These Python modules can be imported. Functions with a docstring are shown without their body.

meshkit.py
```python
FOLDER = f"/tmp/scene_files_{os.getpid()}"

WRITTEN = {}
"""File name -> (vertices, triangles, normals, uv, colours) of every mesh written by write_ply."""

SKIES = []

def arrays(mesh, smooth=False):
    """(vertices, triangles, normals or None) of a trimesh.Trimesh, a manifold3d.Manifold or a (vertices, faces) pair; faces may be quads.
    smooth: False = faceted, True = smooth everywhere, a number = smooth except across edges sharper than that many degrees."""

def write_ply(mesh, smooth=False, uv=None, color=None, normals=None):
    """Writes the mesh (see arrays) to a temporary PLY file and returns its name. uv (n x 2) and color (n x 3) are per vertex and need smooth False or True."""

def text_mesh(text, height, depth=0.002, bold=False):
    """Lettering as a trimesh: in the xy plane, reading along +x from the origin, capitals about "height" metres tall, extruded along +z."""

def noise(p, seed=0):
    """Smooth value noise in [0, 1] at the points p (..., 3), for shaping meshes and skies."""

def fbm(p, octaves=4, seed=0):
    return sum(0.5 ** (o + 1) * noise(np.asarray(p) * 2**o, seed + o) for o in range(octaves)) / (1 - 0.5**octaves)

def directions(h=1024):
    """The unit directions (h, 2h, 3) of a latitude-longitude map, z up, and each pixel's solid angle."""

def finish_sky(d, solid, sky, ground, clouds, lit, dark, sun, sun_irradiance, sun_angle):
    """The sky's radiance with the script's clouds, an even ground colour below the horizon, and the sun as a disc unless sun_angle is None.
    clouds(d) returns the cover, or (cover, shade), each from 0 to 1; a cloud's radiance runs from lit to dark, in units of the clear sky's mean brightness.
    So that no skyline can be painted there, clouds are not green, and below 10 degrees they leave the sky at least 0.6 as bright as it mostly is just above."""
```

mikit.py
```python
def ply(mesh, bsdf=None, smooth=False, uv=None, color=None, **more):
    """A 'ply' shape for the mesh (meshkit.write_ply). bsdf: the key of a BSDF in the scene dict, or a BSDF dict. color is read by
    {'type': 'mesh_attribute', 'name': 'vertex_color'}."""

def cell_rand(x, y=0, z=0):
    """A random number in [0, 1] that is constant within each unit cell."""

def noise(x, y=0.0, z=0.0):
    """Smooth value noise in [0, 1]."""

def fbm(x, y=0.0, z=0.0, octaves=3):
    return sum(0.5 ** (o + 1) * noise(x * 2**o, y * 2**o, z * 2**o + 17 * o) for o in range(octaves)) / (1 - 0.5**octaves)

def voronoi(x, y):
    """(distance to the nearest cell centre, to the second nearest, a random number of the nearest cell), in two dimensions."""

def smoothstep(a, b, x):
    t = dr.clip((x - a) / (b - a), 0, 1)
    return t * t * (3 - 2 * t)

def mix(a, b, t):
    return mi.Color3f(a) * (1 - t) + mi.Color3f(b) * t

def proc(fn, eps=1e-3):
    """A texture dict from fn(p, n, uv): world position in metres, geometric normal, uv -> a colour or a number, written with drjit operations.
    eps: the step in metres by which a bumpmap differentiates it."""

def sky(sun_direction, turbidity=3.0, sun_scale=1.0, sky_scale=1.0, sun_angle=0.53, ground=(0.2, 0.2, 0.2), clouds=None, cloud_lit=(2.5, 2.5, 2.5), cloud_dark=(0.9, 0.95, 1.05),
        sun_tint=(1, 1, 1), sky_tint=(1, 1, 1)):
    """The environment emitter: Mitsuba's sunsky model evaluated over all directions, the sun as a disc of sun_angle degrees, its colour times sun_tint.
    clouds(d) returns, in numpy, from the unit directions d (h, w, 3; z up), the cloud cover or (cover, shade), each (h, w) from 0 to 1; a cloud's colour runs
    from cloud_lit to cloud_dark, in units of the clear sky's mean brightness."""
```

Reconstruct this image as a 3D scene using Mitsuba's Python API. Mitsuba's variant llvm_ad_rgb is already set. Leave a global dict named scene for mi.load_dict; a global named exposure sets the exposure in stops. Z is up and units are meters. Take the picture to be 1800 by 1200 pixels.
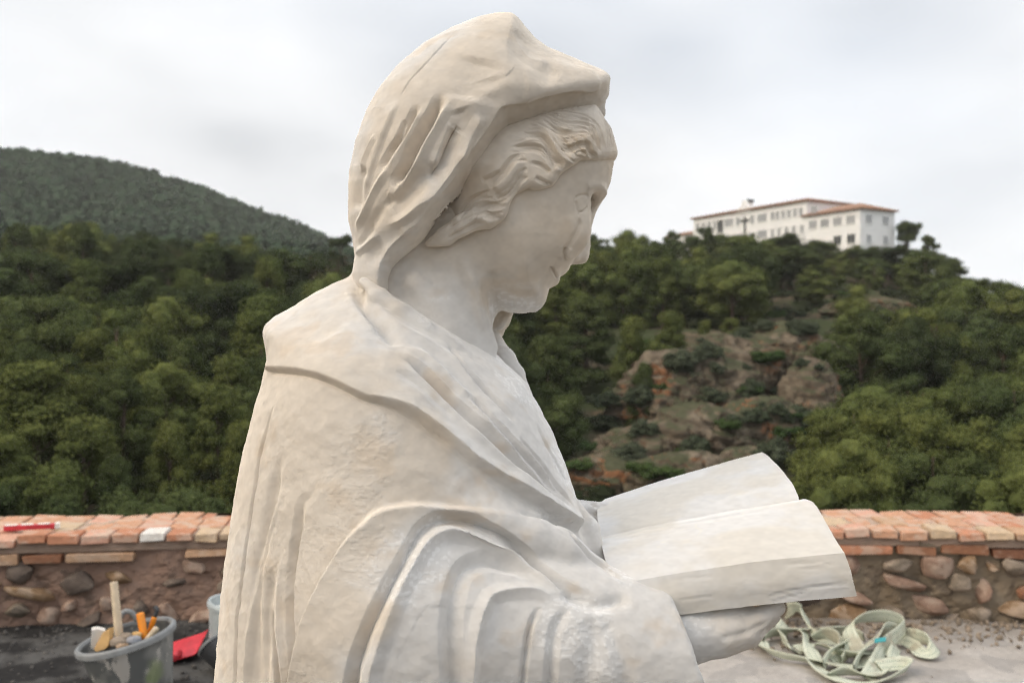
import math, random
import numpy as np
import trimesh
import mitsuba as mi
import drjit as dr
import mikit, meshkit
from mikit import proc, noise, fbm, smoothstep, mix, cell_rand
from scipy.ndimage import distance_transform_edt, map_coordinates, gaussian_filter
from scipy.spatial import cKDTree
from scipy.interpolate import RBFInterpolator
from shapely.geometry import Polygon
import shapely

T = mi.ScalarTransform4f
scene, labels = {}, {}
RNG = np.random.default_rng(7)

# ------------------------------------------------------------------ camera, sky, exposure
FPX = 1750.0                      # focal length in pixels of the 1800 px wide photograph
ZC = 1.25                         # camera height above the terrace
D0 = 1.05                         # distance of the statue's middle plane
S = D0 / FPX                      # metres per statue unit (one photograph pixel at that plane)
scene['camera'] = {
    'type': 'thinlens', 'fov': math.degrees(2 * math.atan(900 / FPX)), 'fov_axis': 'x',
    'aperture_radius': 0.0018, 'focus_distance': 0.97, 'near_clip': 0.05, 'far_clip': 4000.0,
    'to_world': T().look_at(origin=[0, 0, ZC], target=[0, 10, ZC], up=[0, 0, 1])}


def clouds(d):
    x, y, z = d[..., 0], d[..., 1], np.maximum(d[..., 2], 0.02)
    q = np.stack([x / (z + 0.35) * 1.1, y / (z + 0.35) * 1.1, z * 2], -1)
    n = meshkit.fbm(q * 1.6 + 3.1, 5, 4)
    m = meshkit.fbm(q * 0.7 + 9.4, 4, 11)
    low = np.exp(-((x / np.maximum(y, 0.05) + 0.27) / 0.10)**2 - ((d[..., 2] - 0.19) / 0.028)**2) * (y > 0.3)
    up = np.clip((d[..., 2] - 0.22) / 0.6, 0, 1)                  # an overcast sky is brighter overhead than low down
    shade = np.clip(0.52 * (1 - up * up * (3 - 2 * up)) + 0.10 + 0.75 * (n - 0.5) + 0.45 * (m - 0.5) + 0.17 * low, 0, 1)
    cover = np.clip(0.88 + 1.2 * (meshkit.fbm(q * 0.9 + 21.0, 4, 2) - 0.5), 0.55, 1)
    return cover, shade


scene['sky'] = mikit.sky([-0.70, -0.36, 0.62], turbidity=4, sun_scale=0.27, sky_scale=0.8, sun_angle=34, clouds=clouds,
                         cloud_lit=(4.6, 4.6, 4.6), cloud_dark=(1.66, 1.74, 1.84), ground=(0.10, 0.09, 0.08))
exposure = 2.32


def at(px, py, y):
    """World point seen at photograph pixel (px, py) at depth y metres from the camera."""
    return np.array([(px - 900) / FPX * y, y, ZC + (600 - py) / FPX * y])


# ------------------------------------------------------------------ registry helpers
def key_for(name):
    if name not in scene and name not in labels:
        return name
    n = 1
    while f'{name}_{n:03d}' in scene or f'{name}_{n:03d}' in labels:
        n += 1
    return f'{name}_{n:03d}'


def obj(name, mesh, bsdf, parent=None, smooth=False, label=None, cat=None, group=None, kind=None, **kw):
    key = key_for(name if parent is None else parent + '__' + name)
    scene[key] = mesh if isinstance(mesh, dict) else mikit.ply(mesh, bsdf, smooth, **kw)
    tag(key, label, cat, group, kind)
    return key


def tag(key, label=None, cat=None, group=None, kind=None):
    d = {k: v for k, v in (('label', label), ('category', cat), ('group', group), ('kind', kind)) if v}
    if d:
        labels[key] = {**labels.get(key, {}), **d}


def thing(name, label, cat, group=None):
    key = key_for(name)
    labels[key] = {'label': label, 'category': cat, **({'group': group} if group else {})}
    return key


def spline(pts, step=2.0):
    """Catmull-Rom through the points, resampled evenly."""
    p = np.asarray(pts, float)
    if len(p) > 2:
        q = np.vstack([2 * p[0] - p[1], p, 2 * p[-1] - p[-2]])
        out = []
        for i in range(1, len(q) - 2):
            t = np.linspace(0, 1, 16, endpoint=False)[:, None]
            a, b, c, d = q[i - 1:i + 3]
            out.append(0.5 * (2 * b + (c - a) * t + (2 * a - 5 * b + 4 * c - d) * t**2 + (3 * b - a - 3 * c + d) * t**3))
        p = np.vstack(out + [p[-1:]])
    seg = np.r_[0, np.cumsum(np.linalg.norm(np.diff(p, axis=0), axis=1))]
    n = max(3, int(seg[-1] / step) + 1)
    s = np.linspace(0, seg[-1], n)
    return np.stack([np.interp(s, seg, p[:, k]) for k in range(p.shape[1])], 1)


# ------------------------------------------------------------------ materials
def stone_color(p, n, uv):
    a = fbm(p.x * 7, p.y * 7, p.z * 7 + 3.1, 4)
    b = fbm(p.x * 24 + 7.7, p.y * 24, p.z * 20, 4)
    c = fbm(p.x * 120, p.y * 120, p.z * 120, 3)
    dust = smoothstep(-0.17, 0.02, p.x + 0.5 * (a - 0.5) - 4.0 * dr.maximum(p.z - 1.25, 0))     # chalk dust, more on the front and the sleeve
    dust = dust * (1 - 0.8 * smoothstep(0.14, 0.22, p.x))
    t = smoothstep(0.40, 0.58, a * 0.5 + b * 0.3 + 0.2 * dust + 0.02)
    col = mix((0.560, 0.508, 0.442), (0.560, 0.548, 0.530), t)
    col = mix(col, mi.Color3f(0.50, 0.405, 0.30), 0.45 * smoothstep(0.58, 0.74, b))
    col = mix(col, mi.Color3f(0.47, 0.395, 0.305), 0.55 * smoothstep(0.38, 0.60, a * 0.6 + b * 0.4) * smoothstep(-0.07, 0.0, p.x) * smoothstep(1.24, 1.30, p.z) * (1 - smoothstep(1.44, 1.49, p.z)))   # tan tone of the face: yellowed stone, with part of its shade painted in
    w = fbm(p.x * 15 + 3, p.y * 15, p.z * 15, 3)
    patch = smoothstep(0.54, 0.64, w) * smoothstep(0.25, 0.6, dust + 0.3) * (1 - smoothstep(1.27, 1.33, p.z))
    fleck = smoothstep(0.50, 0.72, noise(p.x * 300, p.y * 300, p.z * 300))
    col = mix(col, mi.Color3f(0.60, 0.595, 0.585), 0.7 * patch)
    col = mix(col, mi.Color3f(0.70, 0.695, 0.685), patch * fleck * 0.6)
    return col * (0.90 + 0.2 * c)


def stone_bump(p, n, uv):
    a = fbm(p.x * 170, p.y * 170, p.z * 170, 3)
    b = fbm(p.x * 24 + 3, p.y * 24, p.z * 24, 3)
    pit = smoothstep(0.45, 0.75, noise(p.x * 300, p.y * 300, p.z * 300)) * smoothstep(0.52, 0.64, fbm(p.x * 15 + 3, p.y * 15, p.z * 15, 3)) * (1 - smoothstep(1.27, 1.33, p.z))
    return a * 0.4 + b * 0.45 + pit * 0.5


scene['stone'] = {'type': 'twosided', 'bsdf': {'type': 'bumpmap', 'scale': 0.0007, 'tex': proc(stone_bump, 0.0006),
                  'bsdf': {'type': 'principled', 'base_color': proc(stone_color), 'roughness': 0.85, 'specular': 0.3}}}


def book_color(p, n, uv):
    a = fbm(p.x * 14, p.y * 14, p.z * 14 + 1.1, 4)
    vein = dr.abs(fbm(p.x * 18 + 2, p.y * 18, p.z * 18, 3) - 0.5)
    col = mix((0.57, 0.545, 0.50), (0.60, 0.595, 0.585), smoothstep(0.40, 0.60, a))
    col = mix(col, mi.Color3f(0.64, 0.62, 0.57), 0.6 * (1 - smoothstep(0.0, 0.012, vein)) * smoothstep(0.5, 0.6, a))
    return col * (0.93 + 0.14 * fbm(p.x * 130, p.y * 130, p.z * 130, 2))


scene['book_stone'] = {'type': 'twosided', 'bsdf': {'type': 'bumpmap', 'scale': 0.0005, 'tex': proc(lambda p, n, uv: fbm(p.x * 260, p.y * 260, p.z * 260, 3), 0.0005),
                       'bsdf': {'type': 'principled', 'base_color': proc(book_color), 'roughness': 0.8, 'specular': 0.3}}}


def leaf(base, tint, dark):
    def fn(p, n, uv):
        t = fbm(p.x * 0.16, p.y * 0.16, p.z * 0.16, 2)
        f = noise(p.x * 1.7, p.y * 1.7, p.z * 1.7)
        g = noise(p.x * 9, p.y * 9, p.z * 9)
        c = mix(base, tint, smoothstep(0.35, 0.65, t))
        return mix(c, mi.Color3f(dark), 0.5 * smoothstep(0.45, 0.75, f)) * (0.78 + 0.44 * g)
    return {'type': 'twosided', 'bsdf': {'type': 'diffuse', 'reflectance': proc(fn)}}


scene['pine_light'] = leaf((0.112, 0.127, 0.041), (0.089, 0.110, 0.038), (0.073, 0.090, 0.033))
scene['pine_mid'] = leaf((0.078, 0.095, 0.036), (0.061, 0.080, 0.033), (0.050, 0.064, 0.026))
scene['pine_dark'] = leaf((0.053, 0.067, 0.028), (0.044, 0.057, 0.026), (0.036, 0.048, 0.024))
scene['scrub_dark'] = leaf((0.030, 0.038, 0.020), (0.036, 0.040, 0.024), (0.025, 0.031, 0.018))
scene['scrub_grey'] = leaf((0.085, 0.100, 0.066), (0.070, 0.088, 0.056), (0.06, 0.075, 0.045))
scene['scrub_green'] = leaf((0.069, 0.103, 0.036), (0.057, 0.092, 0.036), (0.052, 0.075, 0.030))
scene['twig_brown'] = leaf((0.105, 0.078, 0.058), (0.095, 0.075, 0.060), (0.08, 0.06, 0.045))
scene['mountain_green'] = leaf((0.051, 0.079, 0.046), (0.058, 0.078, 0.052), (0.041, 0.064, 0.038))
scene['bark'] = {'type': 'diffuse', 'reflectance': {'type': 'rgb', 'value': (0.10, 0.075, 0.058)}}


def soil_color(p, n, uv):
    a = fbm(p.x * 0.25, p.y * 0.25, p.z * 0.25, 4)
    b = fbm(p.x * 1.3, p.y * 1.3, p.z * 1.3, 4)
    c = mix((0.070, 0.062, 0.042), (0.15, 0.115, 0.08), smoothstep(0.45, 0.7, b))
    return mix(c, mi.Color3f(0.055, 0.066, 0.034), smoothstep(0.42, 0.6, a))


def rock_color(p, n, uv):
    a = fbm(p.x * 0.5, p.y * 0.5, p.z * 0.5, 4)
    b = fbm(p.x * 1.9, p.y * 1.9, p.z * 1.9 + 5, 4)
    d = fbm(p.x * 6, p.y * 6, p.z * 6, 3)
    c = mix((0.105, 0.085, 0.064), (0.190, 0.155, 0.116), smoothstep(0.35, 0.65, b))
    c = mix(c, mi.Color3f(0.30, 0.145, 0.075), smoothstep(0.55, 0.68, a) * (1 - smoothstep(0.2, 0.5, n.z)) * 0.9)
    moss = smoothstep(0.2, 0.6, n.z) * smoothstep(0.36, 0.54, fbm(p.x * 0.8 + 4, p.y * 0.8, p.z * 0.8, 3))
    c = mix(c, mi.Color3f(0.072, 0.078, 0.046), moss * 0.9)
    return c * (0.75 + 0.5 * d)


scene['soil'] = {'type': 'twosided', 'bsdf': {'type': 'diffuse', 'reflectance': proc(soil_color)}}
scene['rock_face'] = {'type': 'twosided', 'bsdf': {'type': 'bumpmap', 'scale': 0.25, 'tex': proc(lambda p, n, uv: fbm(p.x * 2.4, p.y * 2.4, p.z * 2.4, 4), 0.03),
                      'bsdf': {'type': 'diffuse', 'reflectance': proc(rock_color)}}}


def flat(rgb, rough=0.6, spec=0.4, var=0.12, scale=30.0):
    r, g, b = rgb

    def fn(p, n, uv):
        return mi.Color3f(r, g, b) * (1 - var + 2 * var * fbm(p.x * scale, p.y * scale, p.z * scale, 3))
    return {'type': 'twosided', 'bsdf': {'type': 'principled', 'base_color': proc(fn), 'roughness': rough, 'specular': spec}}


def brick(rgb, chalk=0.25):
    r, g, b = rgb

    def fn(p, n, uv):
        a = fbm(p.x * 22, p.y * 22, p.z * 22, 4)
        c = mi.Color3f(r, g, b) * (0.72 + 0.56 * fbm(p.x * 70, p.y * 70, p.z * 70, 3))
        return mix(c, mi.Color3f(0.56, 0.46, 0.375), chalk * smoothstep(0.42, 0.66, a))
    return {'type': 'twosided', 'bsdf': {'type': 'diffuse', 'reflectance': proc(fn)}}


scene['brick_red'] = brick((0.47, 0.225, 0.14), 0.55)
scene['brick_salmon'] = brick((0.53, 0.30, 0.195), 0.6)
scene['brick_cream'] = brick((0.54, 0.41, 0.28), 0.4)
scene['brick_tan'] = brick((0.48, 0.31, 0.20), 0.4)
scene['brick_pink'] = brick((0.58, 0.34, 0.25), 0.6)
scene['brick_white'] = brick((0.70, 0.68, 0.64), 0.2)
scene['brick_old'] = brick((0.26, 0.13, 0.08), 0.25)
scene['brick_brown'] = brick((0.20, 0.10, 0.065), 0.25)
scene['stone_grey'] = brick((0.20, 0.165, 0.13), 0.35)
scene['stone_pink'] = brick((0.26, 0.175, 0.135), 0.4)
scene['stone_ochre'] = brick((0.25, 0.165, 0.10), 0.4)
scene['stone_dark'] = brick((0.125, 0.10, 0.085), 0.15)
scene['stone_blue'] = brick((0.25, 0.27, 0.31), 0.3)


def mortar_color(p, n, uv):
    a = fbm(p.x * 3, p.y * 3, p.z * 5, 4)
    b = fbm(p.x * 14, p.y * 14, p.z * 14, 4)
    pink = mix((0.255, 0.165, 0.125), (0.31, 0.215, 0.17), b)
    grey = mix((0.19, 0.145, 0.10), (0.26, 0.215, 0.165), b)
    t = smoothstep(-0.9, 0.1, p.x + 1.4 * (a - 0.5))
    c = mix(pink, grey, smoothstep(0.38, 0.55, a * 0.5 + t * 0.5))
    return mix(c, mi.Color3f(0.10, 0.08, 0.065), 0.6 * smoothstep(0.60, 0.72, b))


scene['wall_mortar'] = {'type': 'twosided', 'bsdf': {'type': 'bumpmap', 'scale': 0.035, 'tex': proc(lambda p, n, uv: fbm(p.x * 24, p.y * 24, p.z * 24, 4), 0.002), 'bsdf': {'type': 'diffuse', 'reflectance': proc(mortar_color)}}}
scene['coping_mortar'] = flat((0.34, 0.255, 0.20), 0.95, 0.1, 0.35, 25)


def terrace_color(p, n, uv):
    a = fbm(p.x * 1.6, p.y * 1.6, 3.3, 4)
    b = fbm(p.x * 7, p.y * 7, 1.1, 4)
    c = fbm(p.x * 50, p.y * 50, 0.5, 3)
    pale = mix((0.42, 0.395, 0.37), (0.48, 0.455, 0.43), smoothstep(0.3, 0.7, b))
    pale = mix((0.15, 0.125, 0.10), pale, smoothstep(1.5, 2.3, p.y + 0.8 * (a - 0.5)))  # unseen ground towards the viewer, made dark earth to cut light bounced upwards
    dirt = smoothstep(-0.3, 1.2, (p.y - 3.75) * 1.1 + 1.6 * (a - 0.45)) * (1 - smoothstep(1.9, 2.5, p.x + 0.5 * (b - 0.5)))
    col = mix(pale, mi.Color3f(0.19, 0.155, 0.12), dirt * 0.7)
    spots = smoothstep(0.66, 0.72, noise(p.x * 9, p.y * 9, 2.0))
    col = mix(col, mi.Color3f(0.16, 0.16, 0.165), 0.25 * spots)
    black = (1 - smoothstep(-0.12, 0.12, (p.x + 0.95) + 0.25 * (p.y - 3.6) + 0.7 * (a - 0.5))) * smoothstep(3.02, 3.14, p.y + 0.3 * (b - 0.5))
    col = mix(col, mix((0.035, 0.034, 0.034), (0.10, 0.098, 0.095), smoothstep(0.45, 0.75, b)), black)
    return col * (0.8 + 0.4 * c)


scene['terrace'] = {'type': 'twosided', 'bsdf': {'type': 'bumpmap', 'scale': 0.006, 'tex': proc(lambda p, n, uv: fbm(p.x * 40, p.y * 40, p.z * 40, 4), 0.002), 'bsdf': {'type': 'diffuse', 'reflectance': proc(terrace_color)}}}
scene['grit_dark'] = flat((0.085, 0.080, 0.076), 0.9, 0.2, 0.6, 25)


def rubber_color(p, n, uv):
    a = fbm(p.x * 18, p.y * 18, p.z * 9, 4)
    c = mix((0.075, 0.080, 0.080), (0.17, 0.172, 0.165), smoothstep(0.40, 0.68, a))
    d = dr.sqrt(dr.square((p.x + 1.155) / 0.022) + dr.square((p.z - 0.185) / 0.045)) + 1.3 * (fbm(p.x * 30, p.y * 30, p.z * 30, 3) - 0.5)
    c = mix(c, mi.Color3f(0.36, 0.345, 0.32), 0.7 * smoothstep(0.56, 0.66, fbm(p.x * 26, p.y * 26, p.z * 12 + 4, 4)))
    return mix(c, mi.Color3f(0.13, 0.165, 0.07), (1 - smoothstep(0.4, 1.2, d)) * smoothstep(-3.3, -3.2, -p.y) * 0.8)


scene['rubber_grey'] = {'type': 'twosided', 'bsdf': {'type': 'principled', 'base_color': proc(rubber_color), 'roughness': 0.6, 'specular': 0.3}}
scene['rubber_rim'] = flat((0.20, 0.21, 0.215), 0.5, 0.4, 0.35, 40)
scene['black_plastic'] = flat((0.03, 0.032, 0.036), 0.4, 0.5, 0.2)
scene['pail_grey'] = flat((0.36, 0.40, 0.41), 0.5, 0.4, 0.25, 18)
scene['plaster'] = flat((0.66, 0.64, 0.60), 0.9, 0.1, 0.15, 40)
scene['red_plastic'] = flat((0.52, 0.035, 0.05), 0.4, 0.5, 0.25, 40)
scene['orange_plastic'] = flat((0.80, 0.27, 0.02), 0.35, 0.5, 0.1)
scene['pale_wood'] = flat((0.58, 0.48, 0.35), 0.6, 0.3, 0.18, 50)
scene['ochre_wood'] = flat((0.56, 0.36, 0.16), 0.7, 0.2, 0.2, 40)
scene['steel'] = {'type': 'principled', 'base_color': {'type': 'rgb', 'value': (0.35, 0.35, 0.36)}, 'metallic': 0.9, 'roughness': 0.4}
scene['teal_cloth'] = flat((0.06, 0.30, 0.33), 0.8, 0.2, 0.2)


def sling_color(p, n, uv):
    u = uv.x
    stripe = smoothstep(0.035, 0.02, dr.abs(u - 0.30)) + smoothstep(0.035, 0.02, dr.abs(u - 0.70))
    dirt = fbm(p.x * 14, p.y * 14, p.z * 14, 3)
    c = mix((0.52, 0.545, 0.44), (0.58, 0.60, 0.50), noise(uv.y * 90, u * 3))
    c = mix(c, mi.Color3f(0.16, 0.24, 0.19), dr.clip(stripe, 0, 1) * 0.55)
    return mix(c, mi.Color3f(0.33, 0.29, 0.22), 0.7 * smoothstep(0.52, 0.75, dirt))


scene['sling_web'] = {'type': 'twosided', 'bsdf': {'type': 'diffuse', 'reflectance': proc(sling_color)}}
scene['white_render'] = flat((0.86, 0.86, 0.85), 0.9, 0.1, 0.04, 0.6)
scene['tan_render'] = flat((0.48, 0.32, 0.21), 0.9, 0.1, 0.2, 0.8)
scene['roof_tile'] = flat((0.34, 0.215, 0.16), 0.9, 0.1, 0.3, 1.5)
scene['window_glass'] = flat((0.34, 0.35, 0.36), 0.25, 0.5, 0.3, 0.5)
scene['window_surround'] = flat((0.52, 0.52, 0.51), 0.8, 0.2, 0.05, 1.0)
scene['dark_glass'] = flat((0.03, 0.035, 0.035), 0.4, 0.4, 0.3, 0.5)
# ------------------------------------------------------------------ terrain
CTRL = [(50, 830, 50), (250, 810, 55), (480, 860, 50), (100, 690, 75), (300, 700, 75), (470, 720, 72), (100, 570, 105), (350, 575, 105), (540, 590, 110), (50, 490, 140), (300, 498, 140),
        (560, 495, 150), (640, 480, 165), (720, 600, 110), (760, 760, 65), (0, 470, 150), (-200, 480, 140), (-150, 700, 75),
        (-400, 215, 560), (-200, 238, 560), (0, 283, 560), (175, 298, 560), (300, 330, 560), (420, 375, 560), (540, 420, 560), (650, 470, 560), (800, 540, 560),
        (0, 415, 330), (300, 450, 330), (560, 470, 330), (-200, 400, 330), (700, 500, 330),
        (950, 860, 58), (1000, 660, 82), (1000, 540, 120), (1050, 478, 185), (1150, 474, 185), (1250, 462, 192), (1330, 448, 184), (1440, 447, 176), (1520, 447, 172), (1600, 458, 170),
        (1680, 530, 150), (1800, 600, 135), (1950, 640, 130), (2200, 660, 130), (1800, 610, 160), (1950, 660, 160), (1750, 600, 190), (1900, 640, 200), (1150, 700, 78), (1250, 612, 84), (1350, 590, 84), (1440, 640, 78), (1100, 790, 66), (1250, 790, 62), (1400, 800, 62),
        (1050, 840, 62), (1450, 850, 60), (1480, 550, 118), (1560, 528, 125), (1600, 545, 120), (1550, 890, 50), (1700, 880, 52), (1600, 720, 85), (1750, 660, 95), (1750, 780, 66), (1950, 760, 70),
        (1330, 500, 150), (1150, 540, 130), (1200, 470, 230), (1440, 468, 235), (1600, 490, 235), (1000, 520, 330), (1400, 540, 330), (1800, 600, 330)]
CP_ = [at(*c) for c in CTRL] + [np.array(c, float) for c in [(0, 0, -0.5), (6, 3, -0.5), (-6, 3, -0.5), (0, -20, -0.6), (30, -20, -0.6), (-30, -20, -0.6), (-80, -60, 0), (80, -60, 0), (0, -120, 1),
       (0, 6.6, -1.3), (-5, 6.4, -1.3), (5, 6.4, -1.3), (0, 14, -7), (-6, 14, -7), (7, 14, -7), (0, 28, -11), (-14, 28, -11), (14, 26, -10), (-20, 10, -2), (20, 10, -2), (700, 560, -5), (-700, 560, 60), (0, 900, 20), (-400, 900, 80), (500, 900, 0)]]
CP_ = np.array(CP_)
_rbf = RBFInterpolator(CP_[:, :2], CP_[:, 2], kernel='thin_plate_spline', smoothing=2.0)


def ground_z(x, y):
    q = np.stack([np.ravel(x), np.ravel(y)], 1).astype(float)
    z = _rbf(q)
    r = np.hypot(q[:, 0], q[:, 1])
    far = np.clip((r - 620) / 500, 0, 1)
    z = z * (1 - far) + 0 * far
    rough = np.clip((r - 9) / 40, 0, 1)
    p3 = np.stack([q[:, 0] / 9, q[:, 1] / 9, 0 * q[:, 0]], 1)
    z = z + rough * 1.3 * (meshkit.fbm(p3, 4, 3) - 0.5)
    near = np.clip((r - 5.4) / 1.5, 0, 1)
    return (np.minimum(z, -0.4) * (1 - near) + z * near).reshape(np.shape(x))


rad = np.concatenate([np.linspace(0.01, 6, 8), np.geomspace(6.6, 260, 170), np.geomspace(265, 1200, 60)])
ang = np.concatenate([np.radians(np.linspace(50, 130, 330)), np.radians(np.linspace(132, 408, 90))])
RR, AA = np.meshgrid(rad, ang, indexing='ij')
GX, GY = RR * np.cos(AA), RR * np.sin(AA)
GZ = ground_z(GX, GY)
nr, na = RR.shape
ii, jj = np.meshgrid(np.arange(nr - 1), np.arange(na), indexing='ij')
a_, b_ = (ii * na + jj).ravel(), (ii * na + (jj + 1) % na).ravel()
TF = np.vstack([np.stack([a_, a_ + na, b_ + na], 1), np.stack([a_, b_ + na, b_], 1)])
obj('hillside_terrain', (np.stack([GX, GY, GZ], -1).reshape(-1, 3), TF), 'soil', smooth=True, kind='structure', label='wooded hillside ground with bare brown earth between the pines')


# ------------------------------------------------------------------ trees
def tuft_cards(c, r, n, size, rng, up=0.15, jitter=0.55):
    """n small needle tufts spread over a puff (centre c, radii r), each two triangles lying roughly along the puff's surface."""
    d = rng.normal(size=(n, 3))
    d[:, 2] = d[:, 2] * 0.9 + up
    d /= np.linalg.norm(d, axis=1, keepdims=True)
    pos = c + d * r * rng.uniform(0.70, 1.22, (n, 1))
    nrm = d + rng.normal(size=(n, 3)) * jitter
    nrm /= np.linalg.norm(nrm, axis=1, keepdims=True)
    t1 = np.cross(nrm, rng.normal(size=(n, 3)))
    t1 /= np.linalg.norm(t1, axis=1, keepdims=True)
    t2 = np.cross(nrm, t1)
    s = size * rng.uniform(0.6, 1.25, (n, 1))
    v = np.stack([pos - t1 * s * 0.5, pos + t2 * s * 0.45, pos + t1 * s * 0.5, pos - t2 * s * 0.4], 1).reshape(-1, 3)
    k = np.arange(n)[:, None] * 4
    return v, np.vstack([k + [0, 1, 2], k + [0, 2, 3]])


def join(parts):
    vs, fs, at_ = [], [], 0
    for v, f in parts:
        vs.append(v)
        fs.append(np.asarray(f) + at_)
        at_ += len(v)
    return np.vstack(vs), np.vstack(fs)


ICO = trimesh.creation.icosphere(subdivisions=0)


def limb(p0, p1, r0, r1, n=6):
    p0, p1 = np.asarray(p0, float), np.asarray(p1, float)
    d = (p1 - p0) / np.linalg.norm(p1 - p0)
    e = np.cross(d, [0.3, 0.9, 0.1])
    e /= np.linalg.norm(e)
    g = np.cross(d, e)
    t = np.linspace(0, 2 * np.pi, n, endpoint=False)[:, None]
    ring = np.cos(t) * e + np.sin(t) * g
    v = np.vstack([p0 + ring * r0, p1 + ring * r1, p1[None]])
    i = np.arange(n)
    j = (i + 1) % n
    return v, np.vstack([np.stack([i, j, j + n], 1), np.stack([i, j + n, i + n], 1), np.stack([i + n, j + n, i * 0 + 2 * n], 1)])


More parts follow.
